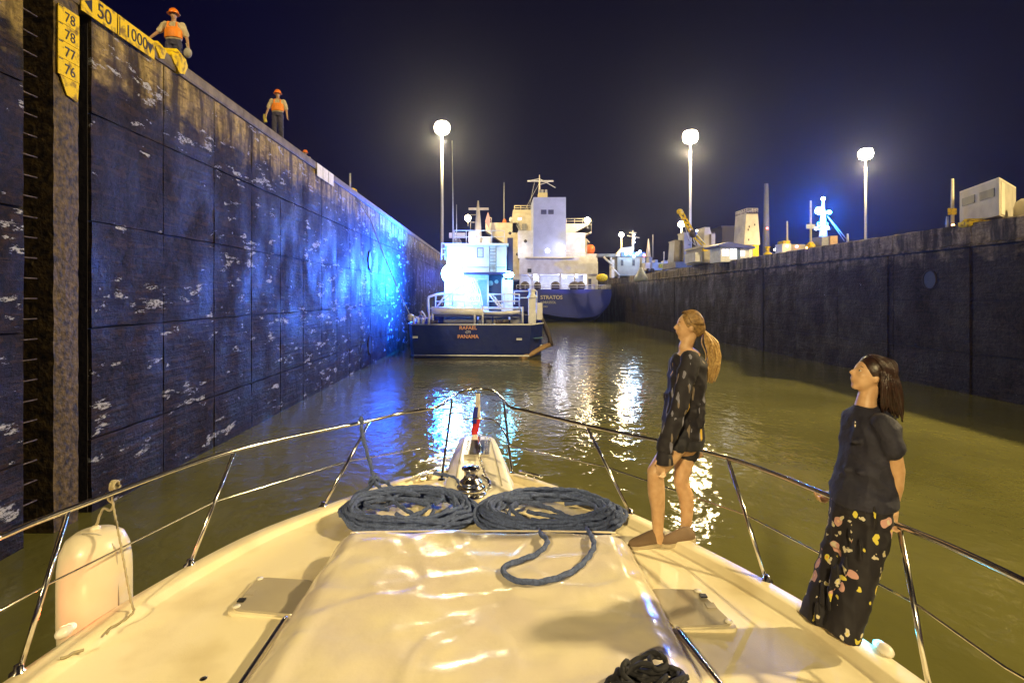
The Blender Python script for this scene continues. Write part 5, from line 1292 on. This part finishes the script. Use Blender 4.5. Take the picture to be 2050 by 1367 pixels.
# yellow jib crane
Y = 58; t = thing('jib_crane', 'yellow lattice jib crane leaning up left in front of the light mast', 'crane', (P(1402,0,Y).x, Y, ZR))
tubes('jib', [[P(1358,424,Y),P(1385,472,Y),P(1412,497,Y)],[P(1365,422,Y),P(1390,466,Y),P(1414,492,Y)]]+[[P(1358+5*k,424+9*k,Y),P(1367+5*k,430+9*k,Y)] for k in range(6)], .09, M_yellow, t)
MB().ball(P(1361,424,Y), (.35,.3,.3), 12, 8).build('jib_head', M_yellow, t)
tubes('hoist_cable', [[P(1362,426,Y),P(1380,480,Y),P(1402,500,Y)],[P(1385,470,Y),P(1396,500,Y)],[P(1388,470,Y),P(1403,503,Y)],[P(1390,470,Y),P(1408,508,Y)]], .05, M_galv, t)
MB().ball(P(1387,468,Y), (.4,.4,.45), 12, 8).build('sheave', M_brown, t); MB().ball(P(1395,462,Y), .12, 8, 6).build('jib_lamp', E_white, t)
MB().lathe([(.01,0),(.9,0),(.8,.9),(.5,1.3),(.01,1.3)], (P(1405,0,Y).x, Y, ZR), 16).build('turntable', M_grey, t)
# two grey kingposts and a cream one of the ship in the second chamber
M_kp = mat('grey_kingpost', (.27,.24,.19), .55, col2=(.2,.18,.14), scale=1.2)
def kingpost(xa, xb, ya, yb_, xa2, xb2, Y, m, lab, grooves=True):
    t = thing('kingpost', lab, 'ship mast', (P((xa+xb)/2,0,Y).x, Y, ZR), 'ship masts beyond the right bank')
    mb = MB(); mb.loft([[Vector((P(a,0,Y).x,Y,z)),Vector((P(b,0,Y).x,Y,z)),Vector((P(b,0,Y).x,Y+2.2,z)),Vector((P(a,0,Y).x,Y+2.2,z))] for a,b,z in ((xa,xb,P(0,yb_,Y).z),(xa2,xb2,P(0,ya,Y).z))], smooth=False)
    mb.build('shaft', m, t)
    MB().bxp(xa2-1,ya-1.2,xb2+1,ya+.5,Y-.1,2.4).build('cap', m, t)
    if grooves:
        for k in range(3): MB().bxp(xb2-5,ya+14+9*k,xb2-1,ya+15.5+9*k,Y-.04,.05).build('slot', M_dark, t)
    return t
kingpost(1348,1368,482,530,1351,1367,66,M_kp,'wide grey ship mast left of the taller grey one',False)
kingpost(1368,1384,466,530,1370,1383,65,M_kp,'taller grey ship mast with dark slots behind the crane cables')
kingpost(1408,1432,456,495,1411,1421,62,M_cream,'short cream ship mast just above the mooring locomotive',False)
MB().bxp(1424,468,1432,494,61.5,.8).build('derrick_post', M_cream, None, 'thin cream derrick post right of the short cream mast', 'post')
MB().bxp(1352,524,1384,536,64,5).build('mast_table', M_kp, None, 'low grey table at the foot of the grey ship masts', 'base')
# low buildings and dim block
M_dim = mat('dim_render', (.11,.10,.10), .8)
bl = thing('dim_building', 'dim flat grey block far behind the control booth', 'building', (P(1465,0,150).x,150,ZR)); MB().bxp(1446,454,1492,530,150,12).build('wall', M_dim, bl)
MB().bxp(1444,452,1494,455,149.5,13).build('roof', M_dim, bl); MB().bxp(1400,464,1447,530,155,12).build('lower_wing', M_dim, bl)
# long low cream machinery between 1290 and 1350
t = thing('towing_machine', 'long low cream and yellow towing machine on the right bank', 'machine', (P(1322,0,72).x, 72, ZR))
MB().bxp(1292,526,1350,541,72,3).build('bed', M_cream, t); MB().bxp(1320,528,1342,536,71.9,.2).build('yellow_panel', M_yellow, t)
for x,w_,y in ((1300,6,515),(1312,5,520),(1330,7,522),(1343,6,519)): MB().bxp(x,y,x+w_,527,72.5,1.5).build('hood', M_loco, t)
for x in (1298,1306,1330,1346): MB().lathe([(.01,-.1),(.25,-.1),(.25,.1),(.01,.1)], P(x,541,71.9), 12,'Y').build('wheel', M_brown, t)
MB().tube([P(1329,540,71),P(1329,504,71)], .06, 6).build('signal_post', M_pl, None, 'thin pale post in front of the towing machine', 'post')
# gantry vessel with blue deck lights at the far end
Y = 84; t = thing('tug_boat', 'grey green tug superstructure with a row of blue lights past the ship', 'boat', (P(1245,0,Y).x, Y, ZR))
M_gg = mat('grey_green_paint', (.22,.22,.17), .5, col2=(.17,.17,.13), scale=1)
MB().bxp(1236,512,1292,552,Y,6).build('superstructure', M_gg, t); MB().bxp(1198,508,1240,514,Y,2).build('gantry_beam', M_gg, t)
for x in (1222,1238): MB().bxp(x,512,x+3,556,Y+.2,.6).build('gantry_leg', M_cream, t)
tubes('gantry_brace', [[P(1208,514,Y),P(1228,532,Y)],[P(1222,532,Y),P(1240,552,Y)]], .18, M_cream, t)
MB().bxp(1224,520,1230,556,Y-.1,1.2).build('cream_pillar', M_cream, t)
MB().bxp(1244,505,1292,513,Y-.5,5).build('bridge_roof', mat('blue_bridge_roof',(.05,.12,.35),.5), t)
MB().prism([P(1232,512,Y-.2),P(1246,496,Y-.2),P(1268,494,Y-.2),P(1268,505,Y-.2),P(1250,508,Y-.2),P(1240,514,Y-.2)], 1.5,(0,1,0)).build('funnel_shield', M_cream, t)
for x,y in ((1253,508),(1262,508),(1276,508),(1269,513),(1281,504)): MB().ball(P(x,y,Y-1), .2, 10, 6).build('blue_deck_light', mat('lit_pale_blue_lamp',(1,1,1),.4,emit=30,ecol=(.35,.65,1)), t)
MB().ball(P(1290,511,Y-1), .2, 8, 6).build('red_light', E_red, t)
MB().tube([P(1267,500,Y),P(1267,462,Y)], .12, 8, radii=[.2,.08]).build('mast', M_cream, t); tubes('mast_arms', [[P(1256,472,Y),P(1280,476,Y)],[P(1260,466,Y),P(1274,466,Y)]], .07, M_cream, t)
for y in (470,478,485): MB().ball(P(1270,y,Y-.2), .11, 8, 6).build('mast_light', E_deck, t)
for x in (1243,1266): MB().bxp(x,520,x+5,532,Y-.05,.1).build('window', M_glass, t)
point('gantry_glow', P(1266,505,Y-3), (.5,.7,1), 700, .3, t)
# small lit lamp posts
def quay_lamp(x, y, Y, ybase, k, lab):
    p = P(x,y,Y); t = thing('quay_lamp', lab, 'lamp', (p.x, Y, P(x,ybase,Y).z), 'low warm quay lamps on the right bank')
    MB().tube([P(x,ybase,Y), p], .10, 8, radii=[.13,.08]).build('pole', M_cream, t)
    MB().ball(p, .42*k, 14, 8).build('lantern', E_warm, t); point('lamp_light', p+Vector((0,-1.2,-.1)), WARM, 2500*k, .3, t)
quay_lamp(1244,470,86,520,.9,'low warm quay lamp above the grey green tug')
quay_lamp(1364,449,74,500,1.0,'low warm quay lamp just left of the crane jib')
quay_lamp(1552,500,50,503,.25,'tiny warm lamp low on the right bank')
# crest dome with blue light tinted into its colour, and other far masts
p = P(1283,548,70); t = thing('fairlead_dome', 'whitish blue domed fairlead on the far crest of the right wall', 'fairlead', p)
MB().lathe([(.9,-.9),(.8,-.4),(.55,.0),(.35,.4),(.2,.75),(.01,.9)], p, 16).build('dome', mat('blue_lit_white_metal',(.45,.5,.62),.4), t); MB().tube([p+Vector((0,0,.8)), p+Vector((0,0,2.0))], .12, 8).build('stem', M_galv, t)
for x, yt, yb_, lab in ((1298,478,515,'pointed cream mast behind the towing machine'),(1307,470,515,'thin dark aerial behind the towing machine')):
    p = P(x,yb_,95); MB().tube([p, P(x,yt,95)], .2, 6, radii=[.5 if x == 1298 else .1,.05]).build('far_mast', M_cream if x == 1298 else M_grey, None, lab, 'mast')
p = P(1205,556,82); MB().ball(p, (.9,.6,.6), 12, 8).build('buoy', M_yellow, None, 'yellow mound like buoy beside the stern of the cargo ship', 'buoy')
# orange and yellow foot lamps, small
for x, y, Y_ in ((1908,451,24),(1615,496,35)):
    MB().ball(P(x,y,Y_), .06, 8, 6).build('kerb_lamp', E_or, None, 'tiny orange kerb lamp at the foot of the %s sign post' % ('yellow plated' if x > 1800 else 'pale plated'), 'lamp')

# ================================================================== thin night haze that the lamps light up
if HAZE:
    mh = bpy.data.materials.new('haze'); mh.use_nodes = True; t = mh.node_tree; t.nodes.clear()
    o_ = t.nodes.new('ShaderNodeOutputMaterial'); v = t.nodes.new('ShaderNodeVolumePrincipled'); v.inputs['Color'].default_value = (.62,.70,1,1)
    v.inputs['Density'].default_value = HAZE; v.inputs['Anisotropy'].default_value = 0.8
    t.links.new(v.outputs[0], o_.inputs['Volume'])
    MB().box((-198,-58,-1.5),(258,400,44)).build('haze', mh, kind='stuff')
